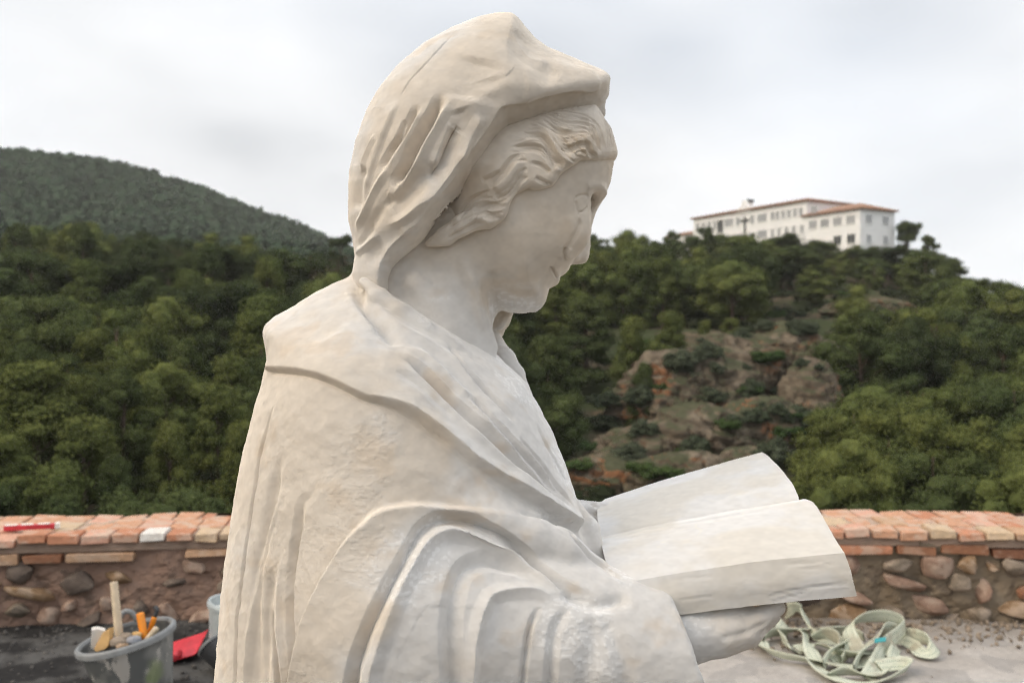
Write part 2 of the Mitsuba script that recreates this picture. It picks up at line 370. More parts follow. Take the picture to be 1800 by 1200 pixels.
def make_tree(kind, seed):
    """(crown, trunk) of a tree of unit height, its foot at the origin."""
    rng = np.random.default_rng(seed)
    puffs = []
    if kind == 'round':
        for _ in range(46):
            d = rng.normal(size=3)
            d /= np.linalg.norm(d)
            q = np.array([0.36, 0.36, 0.43]) * d * rng.uniform(0.5, 1.0)
            puffs.append((q + [0, 0, 0.52], rng.uniform(0.075, 0.14)))
    elif kind == 'cone':
        for _ in range(50):
            z = rng.uniform(0.05, 0.96)
            R = 0.33 * (1 - z)**0.75 + 0.03
            th = rng.uniform(0, 2 * np.pi)
            puffs.append((np.array([math.cos(th), math.sin(th), 0]) * R * rng.uniform(0.5, 1.05) + [0, 0, z], rng.uniform(0.06, 0.11)))
        puffs.append((np.array([0, 0, 0.97]), 0.05))
    elif kind == 'wide':
        heads = [(rng.uniform(-0.34, 0.34), rng.uniform(-0.34, 0.34), rng.uniform(0.26, 0.80), rng.uniform(0.16, 0.27)) for _ in range(8)]
        for hx, hy, hz, hr in heads:
            for _ in range(9):
                d = rng.normal(size=3)
                d /= np.linalg.norm(d)
                puffs.append((np.array([hx, hy, hz]) + d * hr * [1.15, 1.15, 0.62] * rng.uniform(0.4, 1.0), rng.uniform(0.07, 0.12)))
    elif kind == 'dome':
        for _ in range(44):
            e = rng.normal(size=3)
            e[2] = e[2] * 0.8 + 0.25
            e /= np.linalg.norm(e)
            q = np.array([0.40, 0.40, 0.36]) * e * rng.uniform(0.62, 1.0)
            puffs.append((q + [0, 0, 0.55], rng.uniform(0.09, 0.165)))
    elif kind == 'tier':
        for _ in range(10):
            hz = rng.uniform(0.14, 0.92)
            th, R = rng.uniform(0, 2 * np.pi), rng.uniform(0.08, 0.36) * (1.15 - 0.5 * hz)
            c = np.array([R * math.cos(th), R * math.sin(th), hz])
            for _ in range(8):
                d = rng.normal(size=3)
                d /= np.linalg.norm(d)
                puffs.append((c + d * [0.2, 0.2, 0.06] * rng.uniform(0.3, 1.0), rng.uniform(0.065, 0.105)))
    elif kind == 'shrub':
        for _ in range(36):
            d = rng.normal(size=3)
            d[2] = abs(d[2])
            d /= np.linalg.norm(d)
            puffs.append((np.array([0.75, 0.75, 0.75]) * d * rng.uniform(0.3, 1.0) + [0, 0, 0.1], rng.uniform(0.14, 0.24)))
    elif kind == 'bare':
        for _ in range(26):
            d = rng.normal(size=3)
            d /= np.linalg.norm(d)
            puffs.append((np.array([0.3, 0.3, 0.36]) * d * rng.uniform(0.3, 1.0) + [0, 0, 0.58], rng.uniform(0.09, 0.14)))
    cards = []
    for c, r in puffs:
        n = {'bare': 70, 'shrub': 170}.get(kind, 270)
        squash = np.array([1.1, 1.1, 0.85])
        cards.append(tuft_cards(c, r * squash, n, (0.0205 if kind != 'shrub' else 0.065) * rng.uniform(0.85, 1.2), rng))
        if kind != 'bare':
            cards.append((np.array(ICO.vertices) * r * 0.74 * squash + c, ICO.faces))
    crown = join(cards)
    wood = [limb((0, 0, -0.12), (0.01, 0.01, 0.45), 0.028, 0.018, 7), limb((0.01, 0.01, 0.45), (0.0, 0.02, 0.86), 0.018, 0.005)]
    for c, r in puffs[::4]:
        base = np.array([0, 0, max(0.15, c[2] - 0.22)])
        wood.append(limb(base, c, 0.009, 0.003, 5))
    return crown, join(wood)


KINDS = [('round', 1, 'pine_light'), ('round', 2, 'pine_mid'), ('cone', 3, 'pine_light'), ('cone', 4, 'pine_mid'), ('wide', 5, 'pine_mid'), ('wide', 6, 'pine_dark'), ('tier', 7, 'pine_mid'), ('tier', 8, 'pine_dark'),
         ('shrub', 9, 'scrub_grey'), ('shrub', 10, 'scrub_green'), ('bare', 11, 'twig_brown'), ('wide', 12, 'pine_light'), ('dome', 13, 'pine_mid'), ('dome', 14, 'pine_light'), ('dome', 15, 'pine_dark'), ('round', 16, 'pine_dark')]
for i, (kd, sd, mt) in enumerate(KINDS):
    cr, tr = make_tree(kd, sd)
    scene[f'tree_model_{i}'] = {'type': 'shapegroup', 'crown': mikit.ply(cr, mt), 'trunk': mikit.ply(tr, 'bark')}

PLANTED = []      # (x, y, radius) of what stands already


def plant(kind, x, y, z, h, wx, name, label, cat, group=None, rot=None):
    key = key_for(name)
    rot = RNG.uniform(0, 360) if rot is None else rot
    scene[key] = {'type': 'instance', 'group': {'type': 'ref', 'id': f'tree_model_{kind}'},
                  'to_world': T().translate([x, y, z]).rotate([0, 0, 1], rot).scale([wx, wx, h])}
    tag(key, label, cat, group)
    PLANTED.append((x, y, wx * 0.36))
    return key


def plant_seen(kind, px, top, width, Y, name, label, cat, h=None, group=None):
    """A tree whose crown is seen `width` pixels wide with its top at (px, top), standing on the hillside Y metres away."""
    x, _, ztop = at(px, top, Y)
    z = float(ground_z(np.array([x]), np.array([Y]))[0])
    wx = width / FPX * Y / (1.75 if KINDS[kind][0] == 'shrub' else 0.62 if KINDS[kind][0] == 'cone' else 0.86)
    hh = max(ztop - z, 1.5) if h is None else h
    if h is None and KINDS[kind][0] == 'shrub':
        q = sighted(px, top + 0.40 * width)
        if q is not None:
            wx, x, Y, z = wx * q[1] / Y, q[0], q[1], q[2] - 0.12 * wx
        else:
            z = ztop - 0.45 * wx
        hh = wx * 0.6
    elif hh > 1.7 * wx:
        z, hh = ztop - 1.7 * wx, 1.7 * wx
    return plant(kind, x, Y, z, hh, wx, name, label, cat, group)


# rocks of the outcrop
ROCKS = [(1210, 705, 77, 4.3, 3.2, 3.0), (1295, 665, 80, 3.8, 3, 3.0), (1392, 650, 78, 3.2, 3, 2.6), (1424, 720, 73, 1.7, 2, 2.9), (1330, 762, 73, 3.0, 2.5, 2.2), (1235, 780, 69, 3.2, 2.5, 2.0),
         (1135, 808, 66, 3.2, 2.5, 1.9), (1060, 848, 63, 2.8, 2, 1.4), (1210, 850, 64, 3.0, 2, 1.6), (1335, 840, 65, 2.6, 2, 1.6), (1432, 768, 71, 1.0, 1, 1.5), (1165, 720, 73, 1.6, 1.5, 1.0), (1530, 545, 124, 4.5, 3, 1.2)]
RLAB = ['broad bare hump of the outcrop below the conical pines', 'upper hump of the outcrop under its crest', 'mossy rock crowned by the deep green bush', 'steep cliff face with an orange hollow', 'shaded rock right above the book',
        'middle rock of the lower outcrop', 'lower rock near the large grey green bush', 'lowest rock beside the statue chest', 'rock just over the upper book page', 'rock ledge above the page corner', 'small rock at the cliff foot',
        'pale yellowish ledge left on the slope', 'stony crust of the clearing below the building']
rock_parts = []
for (px, py, Y, rx, ry, rz), lb in zip(ROCKS, RLAB):
    s = trimesh.creation.icosphere(subdivisions=5)
    v = np.array(s.vertices)
    # stand the rock where the line of sight meets the slope
    ys = np.linspace(48, 135, 200)
    pt = np.stack([(px - 900) / FPX * ys, ys, ZC + (600 - py) / FPX * ys], 1)
    hit = np.nonzero(pt[:, 2] < ground_z(pt[:, 0], pt[:, 1]) + 0.35 * rz)[0]
    c = pt[hit[0]] if len(hit) else at(px, py, Y)
    rx, ry, rz = (q * 1.25 * c[1] / Y for q in (rx, ry, rz))
    w = v * [rx, ry, rz] + c
    n1 = meshkit.fbm(w * [0.30, 0.30, 0.55], 4, 21)
    bed = w[:, 2] * 1.5 + 0.25 * w[:, 0] + 1.2 * meshkit.fbm(w * 0.5, 3, 51)          # beds of stone, each standing back from the one below
    ledge = np.abs((bed % 1.0) - 0.5) * 2
    crack = np.abs(meshkit.fbm(w * [1.2, 1.2, 0.5] + 9, 3, 31) - 0.5) * 2
    w = c + (w - c) * (0.78 + 0.52 * n1 + 0.055 * ledge - 0.10 * (1 - np.minimum(1, crack * 6))**2 + 0.05 * (meshkit.fbm(w * 3.0, 3, 41) - 0.5))[:, None]
    k = obj('rock', (w, s.faces), 'rock_face', smooth=35)
    tag(k, lb, 'rock')
    rock_parts.append((w, np.asarray(s.faces)))
HILL = trimesh.ray.ray_pyembree.RayMeshIntersector(trimesh.Trimesh(*join(rock_parts + [(np.stack([GX, GY, GZ], -1).reshape(-1, 3), TF)]), process=False))


def sighted(px, py):
    """The point of the rocks or the hillside seen at (px, py), or None."""
    d = np.array([[px - 900, FPX, 600 - py]])
    loc, _, _ = HILL.intersects_location(np.array([[0, 0, ZC]]) + d / FPX * 9, d, multiple_hits=False)
    return loc[0] if len(loc) else None


P = 'pine_tree'
for row in [
    (0, 205, 545, 165, 62, P, 'big round pine at the left, level with the statue shoulder', 'tree'),
    (2, 60, 640, 210, 46, P, 'bushy light green pine at the left edge above the brick coping', 'tree'),
    (3, 215, 650, 130, 48, P, 'pointed green pine just below the big round pine', 'tree'),
    (2, 300, 745, 105, 44, P, 'small upright pine low beside the statue back', 'tree'),
    (0, 400, 690, 120, 52, P, 'spreading pine close behind the shawl hem of the statue', 'tree'),
    (2, 425, 745, 100, 42, P, 'lowest pine touching the back of the statue cloak', 'tree'),
    (3, 205, 800, 90, 40, P, 'small dark pine low over the white coping brick', 'tree'),
    (2, 25, 840, 120, 40, P, 'low pine in the corner over the red tool', 'tree'),
    (1, 30, 545, 110, 70, P, 'half cut off pine at the left edge, above the bushy one', 'tree'),
    (1, 120, 620, 110, 60, P, 'mid green pine left of the big round pine', 'tree'),
    (4, 60, 455, 190, 92, P, 'broad pine under the brown thicket at the far left', 'tree'),
    (5, 205, 440, 180, 96, P, 'broad dark pine standing above the big round pine', 'tree'),
    (4, 300, 470, 150, 92, P, 'wide pine in deep shade above the grey scrub', 'tree'),
    (5, 380, 425, 160, 112, P, 'tall wide pine on the slope right of the mountain foot', 'tree'),
    (1, 430, 490, 120, 90, P, 'tall round pine left of the statue hunched shoulder', 'tree'),
    (4, 480, 425, 130, 122, P, 'pale wide pine under the low end of the mountain ridge', 'tree'),
    (7, 545, 430, 110, 120, P, 'dark layered pine between mountain end and hood', 'tree'),
    (7, 598, 400, 60, 150, P, 'lone pine sticking up against the sky behind the hood', 'tree'),
    (10, 592, 440, 110, 105, 'bare_tree', 'brown leafless tree tucked behind the hood of the statue', 'tree'),
    (10, 235, 410, 90, 130, 'bare_tree', 'reddish bare tree on the left ridge, first of two', 'tree'),
    (10, 300, 420, 60, 125, 'bare_tree', 'reddish bare tree on the left ridge under the mountain', 'tree'),
    (10, 60, 425, 70, 125, 'bare_tree', 'reddish bare tree near the left edge of the ridge', 'tree'),
    (10, 190, 490, 80, 92, 'bare_tree', 'grey bare tree amid the dark broad pines at left', 'tree'),
    (3, 1030, 522, 115, 80, P, 'tall pointed pine right of the statue chin', 'tree'),
    (2, 1112, 560, 88, 74, P, 'pointed yellow green pine beside the rocky slope', 'tree'),
    (2, 1180, 550, 85, 78, P, 'bright conical pine touching the top of the rocky slope', 'tree'),
    (0, 1150, 600, 70, 72, P, 'small bright pine at the edge of the bare slope', 'tree'),
    (2, 1240, 565, 40, 80, P, 'thin young pine at the crest of the rocky slope', 'tree'),
    (3, 955, 590, 90, 80, P, 'dark pine just right of the chin and collar', 'tree'),
    (0, 1435, 478, 82, 122, P, 'egg shaped pine on the clearing below the white building', 'tree'),
    (4, 1375, 425, 120, 140, P, 'large full pine below the middle of the white facade', 'tree'),
    (1, 1290, 470, 130, 128, P, 'big pine left of the egg shaped pine', 'tree'),
    (5, 1415, 405, 85, 160, P, 'dark pine overlapping the lower windows of the building', 'tree'),
    (1, 1240, 398, 68, 168, P, 'upright pine in front of the left end of the building', 'tree'),
    (5, 1320, 418, 70, 160, P, 'dark pine below the cross on the facade', 'tree'),
    (0, 1500, 432, 65, 158, P, 'round pine at the foot of the building corner', 'tree'),
    (6, 1595, 383, 50, 176, P, 'dark pine standing right of the building against the sky', 'tree'),
    (6, 1632, 408, 34, 172, P, 'smaller dark pine next to the one right of the building', 'tree'),
    (4, 1620, 430, 110, 150, P, 'broad pine on the crest right of the building', 'tree'),
    (5, 1560, 430, 90, 152, P, 'dark spreading pine under the building side wall', 'tree'),
    (13, 1108, 403, 72, 180, P, 'full dark pine on the skyline between face and building', 'tree'),
    (1, 1180, 405, 50, 178, P, 'skyline pine with a gap before the small annex', 'tree'),
    (1, 1060, 418, 50, 175, P, 'skyline pine just right of the statue nose', 'tree'),
    (3, 1044, 412, 30, 182, P, 'thin pine brushing the nose bridge of the statue', 'tree'),
    (1, 1140, 425, 50, 178, P, 'low rounded pine on the skyline by the annex', 'tree'),
    (11, 1610, 528, 125, 100, P, 'spreading bright pine at the right end of the clearing', 'tree'),
    (11, 1530, 575, 150, 86, P, 'pair crowned bright pine just under the clearing', 'tree'),
    (4, 1560, 640, 170, 76, P, 'layered pine right of the cliff', 'tree'),
    (5, 1640, 600, 140, 84, P, 'shaded pine right of the layered pine', 'tree'),
    (11, 1620, 660, 190, 54, P, 'largest bright pine above the coping at right', 'tree'),
    (4, 1730, 640, 130, 58, P, 'tall brown tinted pine beside the largest bright pine', 'tree'),
    (11, 1560, 740, 160, 48, P, 'low branches of a pine over the right of the coping', 'tree'),
    (4, 1690, 480, 120, 118, P, 'high pine on the right skyline slope', 'tree'),
    (11, 1755, 505, 120, 112, P, 'pale pine on the right skyline near the edge', 'tree'),
    (5, 1770, 590, 150, 90, P, 'big dark pine at the right edge', 'tree'),
    (5, 1790, 700, 140, 66, P, 'dark pine cut by the right edge lower down', 'tree'),
    (7, 1680, 458, 26, 168, P, 'tiny thin pine on the crest right of the broad pine', 'tree'),
    (13, 1300, 413, 92, 165, P, 'full pine hiding the lower arches of the building', 'tree'),
    (13, 1362, 416, 84, 163, P, 'dome crowned pine under the tall row of narrow windows', 'tree'),
    (13, 1440, 424, 66, 161, P, 'dome crowned pine in front of the near wing', 'tree'),
    (1, 1545, 432, 80, 158, P, 'bushy pine hiding the foot of the building end wall', 'tree'),
    (1, 1216, 414, 56, 172, P, 'slim pine between the annex and the long facade', 'tree'),
    (13, 1265, 412, 70, 170, P, 'rounded pine before the left part of the facade', 'tree'),
    (2, 1285, 560, 50, 84, P, 'small cone shaped pine on top of the outcrop', 'tree'),
    (1, 1470, 600, 80, 78, P, 'round pine hard against the right flank of the outcrop', 'tree'),
    (3, 1130, 640, 60, 68, P, 'young pointed pine at the left foot of the outcrop', 'tree'),
    (8, 1080, 700, 120, 66, 'scrub_bush', 'large grey green bush left of the rocky outcrop', 'bush'),
    (9, 1345, 595, 85, 78, 'scrub_bush', 'deep green bush on top of the rocks', 'bush'),
    (8, 1250, 668, 80, 73, 'scrub_bush', 'low grey bush in the middle of the bare slope', 'bush'),
    (8, 1415, 552, 75, 92, 'scrub_bush', 'round grey bush above the cliff', 'bush'),
    (8, 1485, 556, 70, 94, 'scrub_bush', 'grey bush above the cliff, right of the round one', 'bush'),
    (8, 1548, 532, 55, 116, 'scrub_bush', 'dark bush sitting in the middle of the clearing', 'bush'),
    (8, 1345, 552, 60, 94, 'scrub_bush', 'grey bush left above the cliff', 'bush'),
    (8, 985, 690, 90, 70, 'scrub_bush', 'grey bush beside the far collar of the statue', 'bush'),
    (8, 345, 632, 110, 72, 'scrub_bush', 'grey scrub in the shaded hollow left of the statue', 'bush'),
    (8, 445, 640, 70, 70, 'scrub_bush', 'pale grey bush right behind the statue shoulder', 'bush'),
    (8, 340, 680, 90, 66, 'scrub_bush', 'dark scrub under the grey scrub in the hollow', 'bush'),
    (9, 1390, 735, 60, 68, 'scrub_bush', 'bush in the cleft between the two cliffs', 'bush'),
    (9, 1440, 800, 120, 56, 'scrub_bush', 'dark undergrowth bush above the upper book page', 'bush'),
    (8, 1205, 630, 50, 82, 'scrub_bush', 'small bush high on the bare slope', 'bush'),
    (9, 1020, 790, 70, 62, 'scrub_bush', 'green bush low beside the statue chest', 'bush'),
    (8, 1290, 720, 50, 70, 'scrub_bush', 'small bush on the lower rocks', 'bush'),
]:
    plant_seen(*row)

# scrub growing on the outcrop and the clearing
rng = np.random.default_rng(303)
for i in range(56):
    px, py = (rng.uniform(1030, 1460), rng.uniform(590, 850)) if i < 40 else (rng.uniform(1340, 1620), rng.uniform(515, 575))
    q = sighted(px, py)
    if q is None:
        continue
    sz = rng.uniform(0.5, 1.9)
    plant(int(rng.choice([8, 8, 9])), q[0], q[1], q[2] - 0.25 * sz, sz * rng.uniform(0.6, 0.9), sz, 'scrub_bush', 'one of the little scrub bushes dotted over the outcrop and the clearing', 'bush', 'scrub bushes on the rocky slope')

# the rest of the pine wood, tree by tree
def fill(n_max, box, kinds, spacing, hrange, label, group, seed):
    rng = np.random.default_rng(seed)
    x0, x1, Y0, Y1 = box
    n = 0
    for _ in range(6000):
        Y = math.sqrt(rng.uniform(Y0**2, Y1**2))
        px = rng.uniform(x0, x1)
        x = (px - 900) / FPX * Y
        if 985 < px < 1490 and Y < 96 or 1320 < px < 1620 and 96 < Y < 134 or (Y > 166 and 1200 < px < 1600) or (Y > 128 and 1180 < px < 1640):
            continue
        if px > 1630 and Y > 138:
            continue
        if 600 < px < 860 and Y > 60 and rng.uniform() < 0.75 and px < 840:
            continue
        sp = spacing * (0.75 + 0.5 * rng.uniform()) * (0.7 + Y / 200)
        if any((x - q[0])**2 + (Y - q[1])**2 < (sp * 0.5 + q[2] * 0.5)**2 for q in PLANTED):
            continue
        h = rng.uniform(*hrange) * (0.75 + Y / 320)
        z = float(ground_z(np.array([x]), np.array([Y]))[0])
        if 600 - (z - 0.3 + h - ZC) / Y * FPX < np.interp(px, [0, 300, 560, 640, 1000, 1180, 1210, 1640, 1700, 1800, 1900], [384, 400, 426, 410, 424, 424, 402, 446, 478, 508, 530]):
            continue
        kd = int(rng.choice(kinds))
        wx = h * rng.uniform(0.8, 1.15)
        plant(kd, x, Y, z - 0.3, h, wx, P, label, 'tree', group, rng.uniform(0, 360))
        n += 1
        if n >= n_max:
            break
    return n


fill(26, (-60, 480, 34, 60), [0, 1, 3, 2, 2, 3, 13, 12], 5.2, (5.4, 7.4), 'one of the near pines crowded low behind the wall at the left', 'near pines left of the statue', 103)
fill(18, (1490, 1880, 36, 64), [13, 12, 11, 1], 5.6, (5.4, 7.4), 'one of the near pines crowded low behind the wall at the right', 'near pines right of the book', 104)
fill(74, (-60, 860, 60, 165), [0, 1, 3, 2, 12, 13, 14, 15, 3, 5], 5.6, (6.2, 9.0), 'one of the pines massed on the slope left of the statue', 'pines massed on the left slope', 101)
fill(80, (860, 1880, 62, 178), [0, 1, 3, 2, 13, 14, 15, 12, 3], 5.6, (6.0, 8.4), 'one of the pines massed on the slope right of the statue face', 'pines massed on the right slope', 102)

rng = np.random.default_rng(66)
low = 0
for _ in range(4000):
    Y, px = rng.uniform(126, 162), rng.uniform(1160, 1640)
    if 1340 < px < 1620 and Y < 134:
        continue
    x = (px - 900) / FPX * Y
    z = float(ground_z(np.array([x]), np.array([Y]))[0])
    h = rng.uniform(3.8, 6.2)
    if 600 - (z + h - ZC) / Y * FPX < (432 if px > 1420 else 418) or any((x - q[0])**2 + (Y - q[1])**2 < (1.9 + q[2] * 0.4)**2 for q in PLANTED):
        continue
    plant(int(rng.choice([0, 1, 13, 12, 15])), x, Y, z - 0.2, h, h * rng.uniform(0.95, 1.25), P, 'one of the low rounded pines filling the slope just below the white building', 'tree', 'low pines below the building')
    low += 1
    if low >= 34:
        break

# scrub under the trees
rng = np.random.default_rng(55)
und = []
for _ in range(30000):
    Y = math.sqrt(rng.uniform(16**2, 135**2))
    px = rng.uniform(-80, 1880)
    if (1000 < px < 1480 and 56 < Y < 100) or (1340 < px < 1620 and 100 < Y < 132):
        if rng.uniform() < 0.93:
            continue
    und.append(((px - 900) / FPX * Y, Y, rng.uniform(0.35, 1.0)))
    if len(und) > 2600:
        break
und = np.array(und)
uz = ground_z(und[:, 0], und[:, 1])
allp = []
for (x, y, r), z in zip(und, uz):
    c = np.array([x, y, z + r * 0.35])
    q = np.array([r * 1.4, r * 1.4, r])
    allp.append(tuft_cards(c, q, 46, r * 0.34, rng, 0.5, 0.6))
    allp.append((np.array(ICO.vertices) * q * 0.75 + c, ICO.faces))
obj('undergrowth', join(allp), 'scrub_dark', kind='stuff', label='dark scrub covering the ground under the pines', cat='undergrowth')

# the wood on the far mountain, too many and too small to count
rng = np.random.default_rng(77)
parts = []
for _ in range(5200):
    Y = rng.uniform(300, 585)
    px = rng.uniform(-150, 760)
    x = (px - 900) / FPX * Y
    parts.append((x, Y, rng.uniform(1.6, 4.2)))
parts = np.array(parts)
gz = ground_z(parts[:, 0], parts[:, 1])
allp = []
for (x, y, r), z in zip(parts, gz):
    c = np.array([x, y, z + r * 0.75])
    allp.append(tuft_cards(c, np.array([r, r, r * 0.95]), 26, r * 0.75, rng, 0.35, 0.5))
    allp.append((np.array(trimesh.creation.icosphere(subdivisions=0).vertices) * r * 0.8 + c, trimesh.creation.icosphere(subdivisions=0).faces))
obj('mountain_forest', join(allp), 'mountain_green', kind='stuff', label='grey green wood covering the far mountain at left', cat='forest')
# ------------------------------------------------------------------ the building on the hill
def box(p0, ax, ay, az):
    """Box from a corner along three edge vectors."""
    p0, ax, ay, az = (np.asarray(q, float) for q in (p0, ax, ay, az))
    v = np.array([p0 + i * ax + j * ay + k * az for i in (0, 1) for j in (0, 1) for k in (0, 1)])
    f = np.array([[0, 1, 3], [0, 3, 2], [4, 6, 7], [4, 7, 5], [0, 4, 5], [0, 5, 1], [2, 3, 7], [2, 7, 6], [0, 2, 6], [0, 6, 4], [1, 5, 7], [1, 7, 3]])
    m = trimesh.Trimesh(v, f, process=False)
    if m.volume < 0:
        f = f[:, ::-1]
    return v, f


A_ = np.array([-0.496, 0.868, 0.0])       # along the long front, away from the viewer
B_ = np.array([0.868, 0.496, 0.0])        # along the end wall
UP = np.array([0, 0, 1.0])
C0 = at(1512, 600, 172) * [1, 1, 0]
IN = B_


def on_front(px):
    k = (px - 900) / FPX
    return (C0[0] - k * C0[1]) / (k * A_[1] - A_[0])


bld = thing('hilltop_building', 'long white two storey building with red tiled hipped roofs on the hilltop', 'building')
Z0 = 13.0
t1, t2 = on_front(1418.6), on_front(1219)
ZW, ZM = 24.15, 27.0
wing_w, main_w = 8.8, 11.0
obj('wall', join([box(C0 + UP * Z0, A_ * t1, IN * wing_w, UP * (ZW - Z0)), box(C0 + A_ * t1 + UP * Z0, A_ * (t2 - t1), IN * main_w, UP * (ZM - Z0))]), 'white_render', bld)


def hip(p0, L, Wd, z, rise, over=0.55, inset=None):
    """A hipped roof over the rectangle L (along the front) by Wd, with a thin eaves board and courses of tiles running down the slopes."""
    inset = Wd * 0.5 if inset is None else inset
    o = p0 - A_ * over - IN * over
    l, w = L + 2 * over, Wd + 2 * over
    c = [o, o + A_ * l, o + A_ * l + IN * w, o + IN * w]
    r0, r1 = o + A_ * inset + IN * w / 2, o + A_ * (l - inset) + IN * w / 2
    b = [q + UP * z for q in c]
    t = [q + UP * (z + 0.18) for q in c]
    r = [r0 + UP * (z + rise), r1 + UP * (z + rise)]
    v = np.array(b + t + r)
    f = [[0, 1, 2], [0, 2, 3]] + [[i, (i + 1) % 4, (i + 1) % 4 + 4] for i in range(4)] + [[i, (i + 1) % 4 + 4, i + 4] for i in range(4)]
    f += [[4, 5, 9], [4, 9, 8], [5, 6, 9], [6, 7, 8], [6, 8, 9], [7, 4, 8]]
    ribs = []
    n = int(l / 0.45)
    for i in range(n):                       # rolls of tiles on the long front slope and on the hip towards the viewer
        s = (i + 0.5) / n
        e = t[0] + (t[1] - t[0]) * s
        x = min(1, s * l / inset, (1 - s) * l / inset)
        top = e + IN * (w / 2) * x + UP * (rise - 0.18) * x
        ribs.append(limb(e - IN * 0.1, top, 0.10, 0.10, 5))
    n = int(w / 0.45)
    for i in range(n):
        s = (i + 0.5) / n
        e = t[0] + (t[3] - t[0]) * s
        x = min(1, 2 * s, 2 * (1 - s))
        top = e + A_ * inset * x + UP * (rise - 0.18) * x
        ribs.append(limb(e - A_ * 0.1, top, 0.10, 0.10, 5))
    return join([(v, np.array(f))] + ribs)


rf = obj('roof', hip(C0, t1 + 0.5, wing_w, ZW, 1.7), 'roof_tile', bld, label='lower hipped roof over the near wing')
rf2 = obj('roof', hip(C0 + A_ * t1, t2 - t1, main_w, ZM, 1.5), 'roof_tile', bld, label='long hipped roof over the main range')
obj('chimney', join([box(C0 + A_ * on_front(1302) + IN * 2 + UP * (ZM + 0.2), A_ * 1.2, IN * 1.2, UP * 1.9), ]), 'white_render', rf2)
obj('chimney_cap', box(C0 + A_ * (on_front(1302) - 0.2) + IN * 1.8 + UP * (ZM + 2.1), A_ * 1.6, IN * 1.6, UP * 0.5), 'dark_glass', rf2)
# bell gable above the eaves with the dark cross below it
tg = on_front(1310)
gv = np.array([[-1.9, 0], [1.9, 0], [1.9, 0.9], [1.0, 1.3], [0.55, 2.2], [0, 2.6], [-0.55, 2.2], [-1.0, 1.3], [-1.9, 0.9]])
g = trimesh.creation.extrude_polygon(Polygon(gv), 0.5)
gw = C0 + A_ * tg + UP * (ZM - 0.35) - IN * 0.32
obj('bell_gable', (gw + g.vertices[:, :1] * A_ + g.vertices[:, 1:2] * UP + g.vertices[:, 2:] * IN, g.faces), 'white_render', bld)
cr = C0 + A_ * tg - IN * 0.30
obj('cross', join([box(cr + A_ * -0.14 + UP * (ZM - 4.3), A_ * 0.28, IN * 0.2, UP * 3.2), box(cr + A_ * -1.2 + UP * (ZM - 2.0), A_ * 1.06, IN * 0.2, UP * 0.28), box(cr + A_ * 0.14 + UP * (ZM - 2.0), A_ * 1.06, IN * 0.2, UP * 0.28)]), 'dark_glass', bld)


def window(px, z, w, h, wall='front', mat='window_glass', bars=True):
    t = on_front(px) if wall == 'front' else None
    if wall == 'front':
        o, e, nrm = C0 + A_ * t, A_, -IN
    else:
        k = (px - 900) / FPX
        s = (k * C0[1] - C0[0]) / (B_[0] - k * B_[1])
        o, e, nrm = C0 + B_ * s, B_, -A_
    o = o + UP * z
    k = obj('window', box(o - e * (w / 2 + 0.1) + nrm * 0.002, e * (w + 0.2), nrm * 0.05, UP * (h + 0.2)), 'window_surround', bld)
    n = 2 if w > 1.2 else 1
    for i in range(n):
        ww = (w - 0.12 * (n - 1)) / n
        obj('pane', box(o + e * (-w / 2 + i * (ww + 0.12)) + nrm * 0.052 + UP * 0.1, e * ww, nrm * 0.02, UP * h), mat, k)
    obj('sill', box(o - e * (w / 2 + 0.15) + nrm * 0.002 - UP * 0.10, e * (w + 0.3), nrm * 0.16, UP * 0.09), 'white_render', k)


for X in (685, 715, 750, 785, 822, 858):
    window(1160 + X / 3.46, ZM - 2.6, 0.75, 1.35)
for X in (865, 815, 770, 725, 685):
    window(1160 + X / 3.46, ZM - 5.8, 0.75, 1.35)
for X in (606, 622, 638, 405, 420, 435):
    window(1160 + X / 3.46, ZM - 2.6, 0.9, 1.35)
for X in (606, 622, 638):
    window(1160 + X / 3.46, ZM - 5.8, 0.9, 1.35)
for X in (562, 475, 335, 300, 265, 230):
    window(1160 + X / 3.46, ZM - 2.7, 0.9, 1.5)
window(1160 + 368 / 3.46, ZM - 3.7, 1.6, 2.5, mat='dark_glass')
for X in (562, 515, 475, 435, 405):
    window(1160 + X / 3.46, ZM - 6.9, 1.3, 2.2, mat='dark_glass')
for X in (930, 1003, 1080, 1160):
    window(1160 + X / 3.46, ZW - 2.35, 1.75, 1.25)
for X in (1080, 1163):
    window(1160 + X / 3.46, ZW - 5.85, 1.6, 1.5, mat='dark_glass')
for X in (1270, 1372):
    window(1160 + X / 3.46, ZW - 2.35, 1.35, 1.25, 'end')
    window(1160 + X / 3.46, ZW - 5.85, 1.05, 1.3, 'end')
window(1160 + 938 / 3.46, ZM - 2.5, 1.3, 1.2)
obj('string_course', join([box(C0 - IN * 0.06 + UP * (ZW - 3.4) - A_ * 0.06, A_ * (t1 + 0.06), IN * 0.058, UP * 0.14), box(C0 - A_ * 0.06 + UP * (ZW - 3.4), IN * wing_w, A_ * 0.058, UP * 0.14)]), 'white_render', bld)
